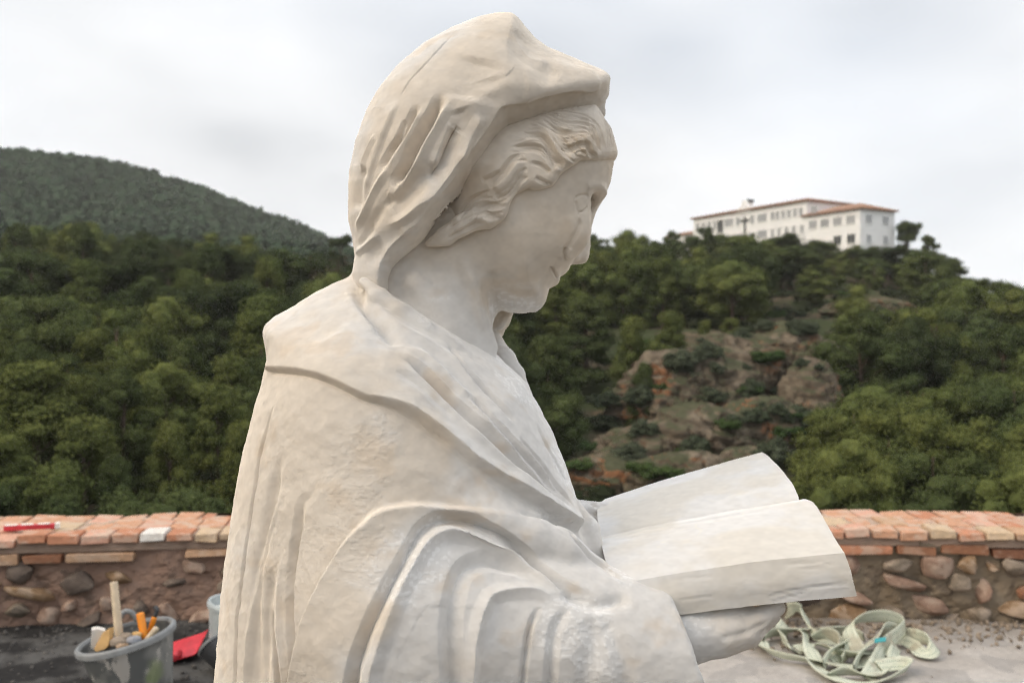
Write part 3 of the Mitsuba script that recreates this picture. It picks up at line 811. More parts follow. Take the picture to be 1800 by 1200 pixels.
# a low annex, the tan retaining wall and a garden wall beside it
an = thing('small_annex', 'low white annex with a tiled roof left of the long building', 'building')
ap = at(1216, 600, 214) * [1, 1, 0] + A_ * 1.0
obj('wall', box(ap + UP * 13, A_ * 7.5, IN * 6, UP * (24.3 - 13)), 'white_render', an)
obj('roof', hip(ap, 7.5, 6, 24.3, 1.1, 0.4), 'roof_tile', an)
rw = at(1478, 448, 168.0)
k = obj('retaining_wall', box(rw + UP * -5, A_ * 7, -IN * -1.0, UP * 5.6), 'tan_render', label='tan retaining wall below the near corner of the white building', cat='wall')
k = obj('garden_wall', box(at(1212, 438, 190) + UP * -4, A_ * 5.5, IN * 0.6, UP * 4.0), 'white_render', label='short white garden wall half hidden by pines below the annex', cat='wall')

# ------------------------------------------------------------------ terrace
WX, WR = 0.5, 17.0          # the parapet is an arc of radius WR about (WX, WY)
WY = 4.5 - WR
ZT = ZC - 0.841             # top of the coping


def arc(s, r, z):
    """Point of the parapet: s metres along its inner face from the middle, r metres behind that face."""
    a = np.asarray(s, float) / WR
    return np.stack([WX + (WR + r) * np.sin(a), WY + (WR + r) * np.cos(a), np.broadcast_to(np.asarray(z, float), np.shape(a)) + 0 * a], -1)


def arc_block(s0, s1, r0, r1, z0, z1, rng, jit=0.003, cut=0.006):
    """A slightly uneven brick with chamfered edges, laid in the parapet's curve."""
    v, f = ROUNDED
    q = (v * 0.5 + 0.5)
    d = np.array([s1 - s0, r1 - r0, z1 - z0])
    tw = rng.normal(size=(2, 2, 2, 3)) * jit
    w = np.zeros_like(q)
    for i, j, k in np.ndindex(2, 2, 2):
        wt = (q[:, 0] if i else 1 - q[:, 0]) * (q[:, 1] if j else 1 - q[:, 1]) * (q[:, 2] if k else 1 - q[:, 2])
        w += wt[:, None] * tw[i, j, k]
    p = np.array([s0, r0, z0]) + q * d + w
    return arc(p[:, 0], p[:, 1], p[:, 2]), f


def rounded_unit(b=(0.045, 0.045, 0.16)):
    """A box from -1 to 1 with its edges cut off, 44 triangles."""
    import manifold3d as m3
    pts = []
    for sx in (-1, 1):
        for sy in (-1, 1):
            for sz in (-1, 1):
                pts += [(sx, sy * (1 - b[1]), sz * (1 - b[2])), (sx * (1 - b[0]), sy, sz * (1 - b[2])), (sx * (1 - b[0]), sy * (1 - b[1]), sz)]
    mm = m3.Manifold.hull_points(np.array(pts)).to_mesh()
    return np.array(mm.vert_properties[:, :3]), np.array(mm.tri_verts)


ROUNDED = rounded_unit()
par = thing('parapet_wall', 'low curved rubble stone parapet with a brick coping behind the statue', 'wall')
rng = np.random.default_rng(31)
SMIN, SMAX = -3.6, 3.4
ns, nz = 360, 44


def face_relief(s, z):
    q = np.stack([s * 6, z * 6, 0 * s], -1)
    return 0.035 * (meshkit.fbm(q, 4, 5) - 0.5) * 2 + 0.012 * (meshkit.fbm(q * 4, 3, 8) - 0.5) * 2


ss = np.linspace(SMIN, SMAX, ns)
prof = [(z, 0.03) for z in np.linspace(-0.15, ZT - 0.036, nz)] + [(ZT - 0.036, 0.30), (ZT - 0.036, 0.55), (-1.6, 0.60)]
V = []
for z, r in prof:
    rr = r + (face_relief(ss, np.full(ns, z)) if r < 0.1 else 0)
    V.append(arc(ss, rr, z))
V = np.vstack(V)
F = []
for i in range(len(prof) - 1):
    a = np.arange(ns - 1) + i * ns
    F += [np.stack([a, a + 1, a + 1 + ns], 1), np.stack([a, a + 1 + ns, a + ns], 1)]
core = obj('mortar_core', (V, np.vstack(F)), 'wall_mortar', par, True)
CT = ['brick_red', 'brick_salmon', 'brick_cream', 'brick_tan', 'brick_pink']
rows = [(-0.025, 0.125, 0.120), (0.137, 0.345, 0.130), (0.357, 0.575, 0.130)]
for ri, (r0, r1, pitch) in enumerate(rows):
    s = SMIN + rng.uniform(0, 0.1)
    while s < SMAX:
        w = pitch * rng.uniform(0.88, 1.12)
        if -3.35 < s < 3.2:
            mat = str(rng.choice(CT, p=[0.16, 0.34, 0.16, 0.10, 0.24] if ri else ([0.2, 0.1, 0.4, 0.25, 0.05] if -2.0 < s < -0.9 else [0.26, 0.30, 0.16, 0.14, 0.14])))
            lift = rng.normal() * 0.004
            bl = arc_block(s + 0.005, s + w - 0.008, r0 + rng.normal() * 0.006, r1 - 0.008, ZT - 0.036 + lift, ZT + lift - 0.004 * ri, rng, 0.0035)
            white = ri == 0 and -2.14 < s < -2.02 and not any(q.get('label') == 'whitewashed coping brick' for q in labels.values())
            k = obj('coping_brick', bl, 'brick_white' if white else mat, par, 40)
            if white:
                labels[k] = {'label': 'whitewashed coping brick'}
        s += w
jm = []                                                      # mortar bed between the coping bricks
aa = np.linspace(SMIN, SMAX, 240)
prof2 = [(ZT - 0.075, 0.012), (ZT - 0.012, 0.006), (ZT - 0.010, 0.15), (ZT - 0.012, 0.35), (ZT - 0.014, 0.56), (ZT - 0.07, 0.565)]
V = np.vstack([arc(aa, r + 0.006 * (meshkit.fbm(np.stack([aa * 14, 0 * aa + r * 50, 0 * aa], -1), 3, 4) - 0.5), z + 0.006 * (meshkit.fbm(np.stack([aa * 9, 0 * aa + r * 30, 0 * aa + 4], -1), 3, 4) - 0.5)) for z, r in prof2])
F = []
for i in range(len(prof2) - 1):
    a = np.arange(239) + i * 240
    F += [np.stack([a, a + 1, a + 241], 1), np.stack([a, a + 241, a + 240], 1)]
obj('coping_mortar', (V, np.vstack(F)), 'coping_mortar', par, True)
s = SMIN
while s < SMAX:                                              # the course of bricks under the coping
    w = rng.uniform(0.15, 0.30)
    if -3.35 < s < 3.2 and rng.uniform() < 0.86:
        z1 = ZT - 0.078 + rng.normal() * 0.004
        obj('course_brick', arc_block(s + 0.01, s + w - 0.014, -0.012 + rng.normal() * 0.006, 0.10, z1 - rng.uniform(0.030, 0.040), z1, rng, 0.004),
            str(rng.choice(['brick_old', 'brick_red', 'brick_tan', 'brick_brown'], p=[0.4, 0.2, 0.15, 0.25])), par, 40)
    s += w
# rubble stones standing out of the mortar
ST = trimesh.creation.icosphere(subdivisions=2)


def broken(rng, n=16):
    """An angular broken stone of unit size."""
    d = rng.normal(size=(n, 3))
    d /= np.linalg.norm(d, axis=1, keepdims=True)
    d = np.sign(d) * np.abs(d)**0.7
    h = trimesh.Trimesh(d * rng.uniform(0.8, 1.1, (n, 1))).convex_hull
    h = h.subdivide().subdivide()
    trimesh.smoothing.filter_laplacian(h, lamb=0.5, iterations=2)
    q = np.array(h.vertices) * 1.06
    q *= (0.88 + 0.24 * meshkit.fbm(q * 1.9 + 10 * rng.uniform(), 3, 2))[:, None]
    return q, np.array(h.faces)


done = []
for _ in range(4000):
    s, z = rng.uniform(-3.3, 3.2), rng.uniform(0.0, ZT - 0.15)
    a, b = rng.uniform(0.045, 0.115), rng.uniform(0.032, 0.065)
    if s < -0.6:
        a, b = a * rng.uniform(0.7, 1.0), b * rng.uniform(0.7, 1.0)
    if any(((s - q[0]) / (a + q[2]))**2 + ((z - q[1]) / (b + q[3]))**2 < (1.3 if s < -0.6 else 0.85) for q in done):
        continue
    done.append((s, z, a, b))
    if len(done) > 170:
        break
for i, (s, z, a, b) in enumerate(done):
    v, sf = broken(rng, int(rng.integers(12, 22)))
    an_ = rng.normal() * 0.45
    p = v * [a, 0.05, b]
    p = np.stack([p[:, 0] * math.cos(an_) - p[:, 2] * math.sin(an_), p[:, 1], p[:, 0] * math.sin(an_) + p[:, 2] * math.cos(an_)], 1)
    proud = 0.036 if s < -0.6 else 0.028
    mat = str(rng.choice(['stone_grey', 'stone_pink', 'stone_ochre', 'stone_dark', 'brick_old'], p=[0.3, 0.25, 0.2, 0.2, 0.05] if s < -0.6 else [0.28, 0.30, 0.27, 0.10, 0.05]))
    obj('stone', (arc(s + p[:, 0], p[:, 1] + proud + face_relief(np.array([s]), np.array([z]))[0] * 0.7, z + p[:, 2]), sf), mat, par, 25)

# terrace floor: a slab with a slightly uneven cement surface
n1, n2 = 260, 200
gx, gy = np.meshgrid(np.linspace(-4.2, 4.2, n1), np.linspace(-4.0, 4.9, n2), indexing='ij')
q = np.stack([gx * 3, gy * 3, 0 * gx], -1)
dark = 1 / (1 + np.exp(((gx + 0.95) + 0.25 * (gy - 3.6) + 0.5 * (meshkit.fbm(q * 0.6, 3, 2) - 0.5)) * 14)) * np.clip((gy - 3.05) / 0.15, 0, 1)
gz = 0.012 * (meshkit.fbm(q, 4, 9) - 0.5) + 0.03 * dark * (meshkit.fbm(q * 5, 3, 4))
i_, j_ = np.meshgrid(np.arange(n1 - 1), np.arange(n2 - 1), indexing='ij')
a, b = (i_ * n2 + j_).ravel(), ((i_ + 1) * n2 + j_).ravel()
obj('terrace_pavement', (np.stack([gx, gy, gz], -1).reshape(-1, 3), np.vstack([np.stack([a, b, b + 1], 1), np.stack([a, b + 1, a + 1], 1)])), 'terrace', smooth=True, kind='structure', label='pale cement terrace, dark with bitumen grit at the left')
# dark grit on the left, loose crumbs near the wall on the right
rng = np.random.default_rng(91)
grit = []
for _ in range(2600):
    x, y = rng.uniform(-2.7, -0.4), rng.uniform(3.0, 4.45)
    if x > -0.95 - 0.25 * (y - 3.6) + rng.normal() * 0.1:
        continue
    r = min(abs(rng.normal())**1.6 * 0.0032 + 0.0018, 0.011)
    grit.append((x, y, r))
gp = []
OC = trimesh.creation.icosphere(subdivisions=1)
for x, y, r in grit:
    M = trimesh.transformations.random_rotation_matrix(rng.uniform(size=3))[:3, :3]
    gp.append(((np.array(OC.vertices) * rng.uniform(0.6, 1.2, 3) * r * (0.8 + 0.4 * rng.uniform(size=(len(OC.vertices), 1)))) @ M.T + [x, y, 0.012 + r * 0.5], OC.faces))
obj('grit', join(gp), 'grit_dark', kind='stuff', label='dark loose grit on the terrace at the left', cat='gravel')
gp = []
for _ in range(700):
    x, y, r = rng.uniform(0.9, 2.7), 4.44 - abs(rng.normal()) * 0.2, min(abs(rng.normal())**1.5 * 0.0045 + 0.002, 0.014)
    M = trimesh.transformations.random_rotation_matrix(rng.uniform(size=3))[:3, :3]
    gp.append(((np.array(OC.vertices) * rng.uniform(0.6, 1.2, 3) * r * (0.8 + 0.4 * rng.uniform(size=(len(OC.vertices), 1)))) @ M.T + [x, y, 0.004 + r * 0.4], OC.faces))
obj('mortar_rubble', join(gp), 'stone_grey', kind='stuff', label='brownish mortar crumbs along the wall foot at the right', cat='rubble')

# ------------------------------------------------------------------ things on the terrace
def lathe(profile, n=56):
    p = np.asarray(profile, float)
    th = np.linspace(0, 2 * np.pi, n, endpoint=False)
    v = np.vstack([np.stack([r * np.cos(th), r * np.sin(th), 0 * th + z], 1) for r, z in p])
    j = np.arange(n)
    k = (j + 1) % n
    f = []
    for i in range(len(p) - 1):
        f += [np.stack([i * n + j, i * n + k, i * n + n + k], 1), np.stack([i * n + j, i * n + n + k, i * n + n + j], 1)]
    return v, np.vstack(f)


def turned(mesh, deg_y=0.0, deg_x=0.0, deg_z=0.0, move=(0, 0, 0)):
    v, f = mesh if isinstance(mesh, tuple) else (np.array(mesh.vertices), np.array(mesh.faces))
    R = trimesh.transformations.euler_matrix(math.radians(deg_x), math.radians(deg_y), math.radians(deg_z))[:3, :3]
    return v @ R.T + np.asarray(move, float), f


def tube(pts, r, n=8, step=0.006):
    p = spline(np.asarray(pts, float), step)
    t = np.gradient(p, axis=0)
    t /= np.linalg.norm(t, axis=1, keepdims=True)
    e = np.cross(t, [0.31, 0.2, 0.93])
    e /= np.linalg.norm(e, axis=1, keepdims=True)
    g = np.cross(t, e)
    r = np.broadcast_to(np.asarray(r, float), (len(p),))
    th = np.linspace(0, 2 * np.pi, n, endpoint=False)
    v = (p[:, None] + r[:, None, None] * (np.cos(th)[None, :, None] * e[:, None] + np.sin(th)[None, :, None] * g[:, None])).reshape(-1, 3)
    f = []
    j = np.arange(n)
    k = (j + 1) % n
    for i in range(len(p) - 1):
        f += [np.stack([i * n + j, i * n + k, i * n + n + k], 1), np.stack([i * n + j, i * n + n + k, i * n + n + j], 1)]
    v = np.vstack([v, p[:1], p[-1:]])
    c0, c1, o = len(v) - 2, len(v) - 1, (len(p) - 1) * n
    f += [np.stack([k, j, j * 0 + c0], 1), np.stack([j + o, k + o, j * 0 + c1], 1)]
    return v, np.vstack(f)


BX = np.array([-1.218, 3.3, 0.012])
TILT = dict(deg_y=-12, deg_x=3)
bk = thing('builders_bucket', 'dark grey rubber builders bucket with a green smear, full of tools', 'bucket')
obj('body', turned(lathe([(0.0, 0.012), (0.078, 0.010), (0.086, 0.0), (0.091, 0.004), (0.104, 0.06), (0.120, 0.13), (0.136, 0.20), (0.150, 0.262), (0.148, 0.268), (0.143, 0.262), (0.128, 0.19), (0.112, 0.13), (0.096, 0.06), (0.080, 0.02), (0.0, 0.02)]), move=BX, **TILT), 'rubber_grey', bk, 30)
obj('rim', turned(lathe([(0.148, 0.255), (0.158, 0.256), (0.161, 0.263), (0.160, 0.273), (0.154, 0.279), (0.147, 0.278), (0.142, 0.270), (0.144, 0.260), (0.148, 0.255)]), move=BX, **TILT), 'rubber_rim', bk, 30)
obj('ear', turned(tube([(-0.03, 0.150, 0.272), (-0.02, 0.156, 0.300), (0.0, 0.160, 0.312), (0.02, 0.156, 0.300), (0.03, 0.150, 0.272)], 0.009), move=BX, deg_z=18, **TILT), 'rubber_rim', bk, True)


def spot(px, py, y):
    return at(px, py, y)


fill_z = 0.19
obj('rubble_fill', turned(lathe([(0.0, fill_z), (0.06, fill_z + 0.006), (0.1, fill_z - 0.004), (0.126, fill_z - 0.002)]), move=BX, **TILT), 'grit_dark', bk, True, label='dark rubble filling the bucket')


def handle(name, top, foot, r0, r1, mat, label, cat, tip=None):
    k = thing(name, label, cat)
    d = np.asarray(top) - np.asarray(foot)
    m0 = tube([foot, foot + d * 0.5, foot + d * 0.97, top], np.interp(np.linspace(0, 1, len(spline(np.array([foot, foot + d * 0.5, foot + d * 0.97, top]), 0.006))), [0, 0.9, 0.975, 1], [r1, r0, r0, r0 * 0.62]), 12)
    obj('shaft', m0, mat, k, True)
    return k, d / np.linalg.norm(d)


k, d = handle('mallet_handle', spot(200, 1022, 3.32), spot(210, 1125, 3.30), 0.0125, 0.014, 'pale_wood', 'long pale wooden tool handle standing up in the dark bucket', 'tool handle')
obj('head', turned((np.array(trimesh.creation.box((0.10, 0.05, 0.05)).vertices), np.array(trimesh.creation.box((0.10, 0.05, 0.05)).faces)), deg_y=8, deg_z=20, move=spot(211, 1136, 3.30)), 'steel', k)
k, d = handle('chisel', spot(246, 1076, 3.34), spot(254, 1122, 3.32), 0.0135, 0.0125, 'orange_plastic', 'orange handled chisel upright in the dark bucket', 'chisel')
obj('blade', tube([spot(254, 1121, 3.32), spot(256, 1136, 3.32), spot(257, 1146, 3.32)], 0.005, 8), 'steel', k, True)
k, d = handle('chisel', spot(272, 1083, 3.36), spot(262, 1112, 3.36), 0.0095, 0.0085, 'orange_plastic', 'thin yellow orange chisel with a dark tip against the bucket rim', 'chisel')
obj('cap', tube([spot(272, 1083, 3.36), spot(276, 1072, 3.365), spot(272, 1066, 3.37)], [0.008] * len(spline(np.array([spot(272, 1083, 3.36), spot(276, 1072, 3.365), spot(272, 1066, 3.37)]), 0.006)), 8), 'black_plastic', k, True)
k, d = handle('wooden_stick', spot(276, 1102, 3.28), spot(258, 1126, 3.28), 0.010, 0.011, 'pale_wood', 'short pale stick leaning in the bucket under the thin chisel', 'stick')


def chunk(name, poly, px, py, y, depth, mat, label, cat, rot=(0, 0, 0)):
    """A broken flat piece: the outline (in photograph pixels about (px, py)) given a thickness."""
    pts = [((a - px) / FPX * y, (py - b) / FPX * y) for a, b in poly]
    g = trimesh.creation.extrude_polygon(Polygon(pts), depth)
    g = g.subdivide().subdivide()
    v = np.array(g.vertices)
    v = np.stack([v[:, 0], v[:, 2] - depth / 2, v[:, 1]], 1)
    v += 0.003 * (np.stack([meshkit.fbm(v * 60 + 9 * c, 2, c) for c in range(3)], 1) - 0.5)
    return obj(name, turned((v, g.faces), deg_x=rot[0], deg_y=rot[1], deg_z=rot[2], move=at(px, py, y)), mat, smooth=30, label=label, cat=cat)


chunk('plaster_shard', [(162, 1102), (170, 1101), (184, 1106), (181, 1130), (172, 1142), (160, 1136)], 170, 1122, 3.27, 0.02, 'plaster', 'white plaster shard leaning in the bucket at its left side', 'shard', (12, 0, 20))
chunk('wood_wedge', [(168, 1140), (184, 1110), (196, 1102), (197, 1130), (190, 1138), (172, 1144)], 184, 1124, 3.25, 0.022, 'ochre_wood', 'ochre wooden wedge in front of the white plaster shard', 'wedge', (-8, 0, -14))
for i, (px, py, y, r, mat, lb) in enumerate([(208, 1128, 3.24, 0.022, 'stone_grey', 'grey stone lying in the bucket beside the wedge'), (222, 1118, 3.26, 0.016, 'stone_grey', 'small grey stone by the foot of the tall wooden handle'),
                                            (216, 1137, 3.22, 0.017, 'stone_ochre', 'tan stone at the front rim of the bucket'), (236, 1125, 3.25, 0.020, 'stone_blue', 'bluish grey stone under the orange chisel'), (240, 1115, 3.30, 0.014, 'ochre_wood', 'ochre wood chip at the foot of the orange chisel')]):
    v = np.array(ST.vertices)
    w = v * [1.25, 1.0, 0.8] * r * (0.7 + 0.6 * meshkit.fbm(v * 1.4 + i * 5.1, 3, 2))[:, None] + at(px, py, y)
    obj('bucket_stone' if 'stone' in lb else 'wood_chip', (w, ST.faces), mat, smooth=30, label=lb, cat='stone' if 'stone' in lb else 'wood chip')

# pale grey pail behind, mostly hidden by the statue
k = thing('grey_pail', 'pale grey plastic pail near the wall, half hidden by the statue back', 'pail')
PB = np.array([-1.085, 3.9, 0.0])
obj('body', turned(lathe([(0.0, 0.008), (0.088, 0.006), (0.094, 0.0), (0.098, 0.004), (0.118, 0.20), (0.121, 0.232), (0.116, 0.230), (0.094, 0.02), (0.0, 0.02)]), move=PB, deg_y=6), 'pail_grey', k, 30)
obj('rim', turned(lathe([(0.119, 0.212), (0.127, 0.213), (0.129, 0.226), (0.125, 0.236), (0.117, 0.235), (0.115, 0.226), (0.119, 0.212)]), move=PB, deg_y=6), 'pail_grey', k, 30)
obj('plaster_fill', turned(lathe([(0.0, 0.20), (0.06, 0.204), (0.115, 0.197)]), move=PB, deg_y=6), 'plaster', k, True)

# red dustpan: a tray with raised sides, lying tilted on the grit
k = thing('dustpan', 'red plastic dustpan lying tilted beside the dark bucket', 'dustpan')
tp = np.array([spot(284, 1134, 3.96), spot(366, 1108, 4.02), spot(346, 1148, 3.86), spot(288, 1164, 3.78)])
tp[:, 2] = np.maximum(tp[:, 2], 0.02)
nn = 14
uu, ww = np.meshgrid(np.linspace(0, 1, nn), np.linspace(0, 1, nn), indexing='ij')
g = ((1 - uu)[..., None] * (1 - ww)[..., None] * tp[0] + uu[..., None] * (1 - ww)[..., None] * tp[1] + uu[..., None] * ww[..., None] * tp[2] + (1 - uu)[..., None] * ww[..., None] * tp[3])
lift = 0.016 * (np.clip((0.10 - uu) / 0.10, 0, 1) + 0.4 * np.clip((uu - 0.90) / 0.10, 0, 1))
g[..., 2] += lift
bot = g - [0, 0, 0.004]
i_, j_ = np.meshgrid(np.arange(nn - 1), np.arange(nn - 1), indexing='ij')
a, b = (i_ * nn + j_).ravel(), ((i_ + 1) * nn + j_).ravel()
Ft = np.vstack([np.stack([a, b, b + 1], 1), np.stack([a, b + 1, a + 1], 1)])
ed = [(i * nn, (i + 1) * nn) for i in range(nn - 1)] + [((nn - 1) * nn + i, (nn - 1) * nn + i + 1) for i in range(nn - 1)] + [((i + 1) * nn + nn - 1, i * nn + nn - 1) for i in range(nn - 1)] + [(i + 1, i) for i in range(nn - 1)]
N_ = nn * nn
Fe = np.array([[p, p + N_, q] for p, q in ed] + [[q, p + N_, q + N_] for p, q in ed])
obj('tray', (np.vstack([g.reshape(-1, 3), bot.reshape(-1, 3)]), np.vstack([Ft, Ft[:, ::-1] + N_, Fe])), 'red_plastic', k, 35)
mid = (tp[2] + tp[3]) / 2
obj('handle', tube([mid + [-0.012, 0.02, 0.012], mid + [-0.014, -0.01, 0.016], mid + [-0.012, -0.04, 0.012]], 0.014, 10), 'red_plastic', k, True)
# a black rubber tub lying on its side behind the statue back
k = thing('rubber_tub', 'small black rubber tub tipped over beside the red dustpan', 'tub')
obj('body', turned(lathe([(0.0, 0.0), (0.040, 0.0), (0.048, 0.015), (0.060, 0.10), (0.062, 0.115), (0.058, 0.115), (0.045, 0.02), (0.0, 0.01)]), deg_x=50, deg_z=-120, move=(-1.045, 3.70, 0.04)), 'black_plastic', k, 30)
obj('rim', turned(lathe([(0.060, 0.108), (0.066, 0.109), (0.067, 0.116), (0.062, 0.120), (0.057, 0.117), (0.060, 0.108)]), deg_x=50, deg_z=-120, move=(-1.045, 3.70, 0.04)), 'rubber_rim', k, 30)
# red level lying on the coping at the left
k = thing('red_level', 'red and white plastic level lying on the brick coping at the left edge', 'level')
p0, p1 = at(6, 931, 4.40), at(96, 925, 4.46)
p0[2] = p1[2] = ZT + 0.004
d = (p1 - p0) / np.linalg.norm(p1 - p0)
e = np.array([-d[1], d[0], 0])
L = np.linalg.norm(p1 - p0)
obj('body', box(p0, d * L, e * 0.035, UP * 0.020), 'red_plastic', k)
for a in (0.0, 0.31, 0.64):
    obj('white_band', box(p0 + d * (a * L + 0.004) + UP * 0.0205 + e * 0.004, d * 0.05, e * 0.027, UP * 0.003), 'plaster', k)
obj('end_cap', box(p1 + d * 0.0005 - UP * 0.001 - e * 0.001, d * 0.018, e * 0.037, UP * 0.024), 'plaster', k)

# lifting sling heaped on the terrace
SL = [[(1383, 1080, .02), (1388, 1070, .09), (1400, 1066, .11), (1412, 1075, .09), (1420, 1098, .05), (1432, 1117, .03), (1462, 1128, .02), (1500, 1131, .02)],
      [(1340, 1128, .02), (1352, 1114, .03), (1385, 1108, .04), (1432, 1104, .05), (1470, 1106, .05), (1505, 1114, .03), (1520, 1124, .02)],
      [(1524, 1172, .02), (1508, 1140, .04), (1492, 1108, .08), (1500, 1092, .11), (1525, 1083, .12), (1562, 1083, .12), (1590, 1097, .09), (1580, 1112, .07), (1556, 1132, .05), (1540, 1165, .03), (1524, 1192, .02)],
      [(1337, 1126, .02), (1346, 1142, .02), (1372, 1154, .02), (1410, 1160, .02), (1446, 1162, .03), (1486, 1170, .02), (1530, 1170, .02)],
      [(1570, 1120, .03), (1598, 1115, .05), (1628, 1122, .06), (1642, 1134, .05), (1636, 1146, .03), (1620, 1148, .02), (1606, 1136, .02), (1584, 1128, .02), (1556, 1130, .02)],
      [(1425, 1164, .02), (1446, 1180, .02), (1474, 1193, .02), (1510, 1200, .02), (1550, 1196, .02), (1586, 1182, .02), (1597, 1168, .03), (1580, 1166, .03), (1544, 1170, .03)],
      [(1448, 1172, .02), (1458, 1150, .05), (1472, 1136, .07), (1490, 1130, .07), (1486, 1148, .04), (1478, 1166, .02)],
      [(1408, 1106, .04), (1420, 1128, .04), (1428, 1150, .03), (1442, 1168, .02)],
      [(1574, 1134, .05), (1572, 1150, .03), (1576, 1168, .02)],
      [(1430, 1120, .04), (1452, 1112, .07), (1474, 1122, .06), (1480, 1146, .03), (1464, 1164, .02)],
      [(1400, 1140, .02), (1436, 1132, .03), (1472, 1146, .04), (1510, 1150, .04), (1548, 1146, .03), (1580, 1150, .02)],
      [(1500, 1180, .02), (1514, 1150, .05), (1538, 1120, .07), (1560, 1104, .08), (1584, 1110, .06)],
      [(1452, 1186, .02), (1490, 1180, .03), (1524, 1184, .03), (1560, 1178, .02)],
      [(1380, 1096, .04), (1372, 1112, .03), (1380, 1130, .02), (1400, 1146, .02)]]
lines = []
for ln in SL:
    pts = []
    for px, py, h in ln:
        y = (ZC - h) * FPX / (py - 600)
        pts.append(at(px, py, y))
    lines.append(np.array(pts))


def ribbon(pts, w, rng, up=0.55):
    p = spline(pts, 0.012)
    t = np.gradient(p, axis=0)
    t /= np.linalg.norm(t, axis=1, keepdims=True)
    s = np.linspace(0, 1, len(p))
    a = up * np.pi / 2 + 0.5 * np.sin(s * 7 + rng.uniform(0, 6)) + rng.normal() * 0.2
    flat = np.cross(t, [0, 0, 1.0])
    flat /= np.linalg.norm(flat, axis=1, keepdims=True)
    wv = flat * np.cos(a)[:, None] + np.array([0, 0, 1.0]) * np.sin(a)[:, None]
    nv = np.cross(t, wv)
    nv /= np.linalg.norm(nv, axis=1, keepdims=True)
    c = np.linspace(-0.5, 0.5, 7)
    top = p[:, None] + wv[:, None] * (c * w)[None, :, None] + nv[:, None] * 0.0025
    bot = p[:, None] + wv[:, None] * (c * w)[None, :, None] - nv[:, None] * 0.0025
    v = np.concatenate([top, bot[:, ::-1]], 1)
    m_ = v.shape[1]
    uv = np.tile(np.r_[c + 0.5, c[::-1] + 0.5], (len(p), 1))
    V = v.reshape(-1, 3)
    V[:, 2] = np.maximum(V[:, 2], 0.012 + 0.004 * rng.uniform())
    i_, j_ = np.meshgrid(np.arange(len(p) - 1), np.arange(m_), indexing='ij')
    a_, b_ = (i_ * m_ + j_).ravel(), (i_ * m_ + (j_ + 1) % m_).ravel()
    return V, np.vstack([np.stack([a_, b_, b_ + m_], 1), np.stack([a_, b_ + m_, a_ + m_], 1)]), np.stack([uv.ravel(), np.repeat(np.linspace(0, 1, len(p)), m_)], 1)


rng = np.random.default_rng(12)
k = thing('lifting_sling', 'pale green webbing lifting sling heaped on the terrace by the wall', 'sling')
for i, ln in enumerate(lines):
    V, F, uv = ribbon(ln, 0.058, rng, [0.75, 0.3, 0.75, 0.35, 0.65, 0.25, 0.7, 0.4, 0.5, 0.5, 0.3, 0.7, 0.4, 0.6][i])
    obj('strap_loop', (V, F), 'sling_web', k, True, uv=uv)
pp = lines[2][7] + [0, -0.012, 0.0]
q0, q1 = at(1537, 1130, 3.80), at(1557, 1127, 3.80)
obj('blue_label', box(q0, q1 - q0, [0.004, 0.012, 0.012], [0, -0.003, 0.004]), 'teal_cloth', k)
# ------------------------------------------------------------------ the statue
# Statue units: x to the right, p downwards, v towards the viewer from the statue's middle plane; one unit is S metres.
def unit_to_world(q):
    q = np.asarray(q, float)
    return np.stack([(q[..., 0] - 900) * S, D0 - q[..., 1] * S, ZC + (600 - q[..., 2]) * S], -1)


def seen(px, py, v):
    """Statue units of the point that the camera sees at (px, py) on the plane v."""
    k = 1 - v / FPX
    return np.array([900 + (px - 900) * k, v, 600 + (py - 600) * k])


def smin(a, b, k):
    h = np.clip(0.5 + 0.5 * (b - a) / k, 0, 1)
    return b + (a - b) * h - k * h * (1 - h)


def smax(a, b, k):
    return -smin(-a, -b, k)


class Flat:
    """Signed distance to a 2D outline in (x, p); negative inside."""

    def __init__(self, pts, pad=160, curve=False, blur=0.0):
        pts = np.asarray(pts, float)
        if curve:
            pts = spline(np.vstack([pts, pts[:1]]), 3.0)
        self.h, self.lo = 2.0, pts.min(0) - pad
        n = np.ceil((pts.max(0) + pad - self.lo) / self.h).astype(int) + 1
        gx, gp = np.meshgrid(*(self.lo[k] + self.h * np.arange(n[k]) for k in (0, 1)), indexing='ij')
        inside = shapely.contains_xy(Polygon(pts), gx.ravel(), gp.ravel()).reshape(n)
        d = np.where(inside, -(distance_transform_edt(inside) - 0.5), distance_transform_edt(~inside) - 0.5) * self.h
        self.d = gaussian_filter(d, 1.0 + blur / self.h).astype(np.float32)

    def __call__(self, x, p):
        return map_coordinates(self.d, [(x - self.lo[0]) / self.h, (p - self.lo[1]) / self.h], order=1, mode='nearest')


def inflated(d, v, R, W):
    """A flat outline (distance d) swollen to an elliptic section of half-width W over the rim distance R."""
    return (np.sqrt(np.maximum(0, 1 + d / R)**2 + (v / W)**2) - 1) * np.minimum(R, W)


def ell(x, v, p, c, r, ang=0.0):
    """Ellipsoid; ang turns it in the (x, p) plane, degrees clockwise as seen by the viewer."""
    a = math.radians(ang)
    dx, dp = x - c[0], p - c[2]
    e, g = dx * math.cos(a) + dp * math.sin(a), -dx * math.sin(a) + dp * math.cos(a)
    return (np.sqrt((e / r[0])**2 + ((v - c[1]) / r[1])**2 + (g / r[2])**2) - 1) * min(r)


def cap(x, v, p, a, b, ra, rb):
    a, b = np.asarray(a, float), np.asarray(b, float)
    ab = b - a
    t = np.clip(((x - a[0]) * ab[0] + (v - a[1]) * ab[1] + (p - a[2]) * ab[2]) / (ab @ ab), 0, 1)
    return np.sqrt((x - a[0] - t * ab[0])**2 + (v - a[1] - t * ab[1])**2 + (p - a[2] - t * ab[2])**2) - (ra + (rb - ra) * t)


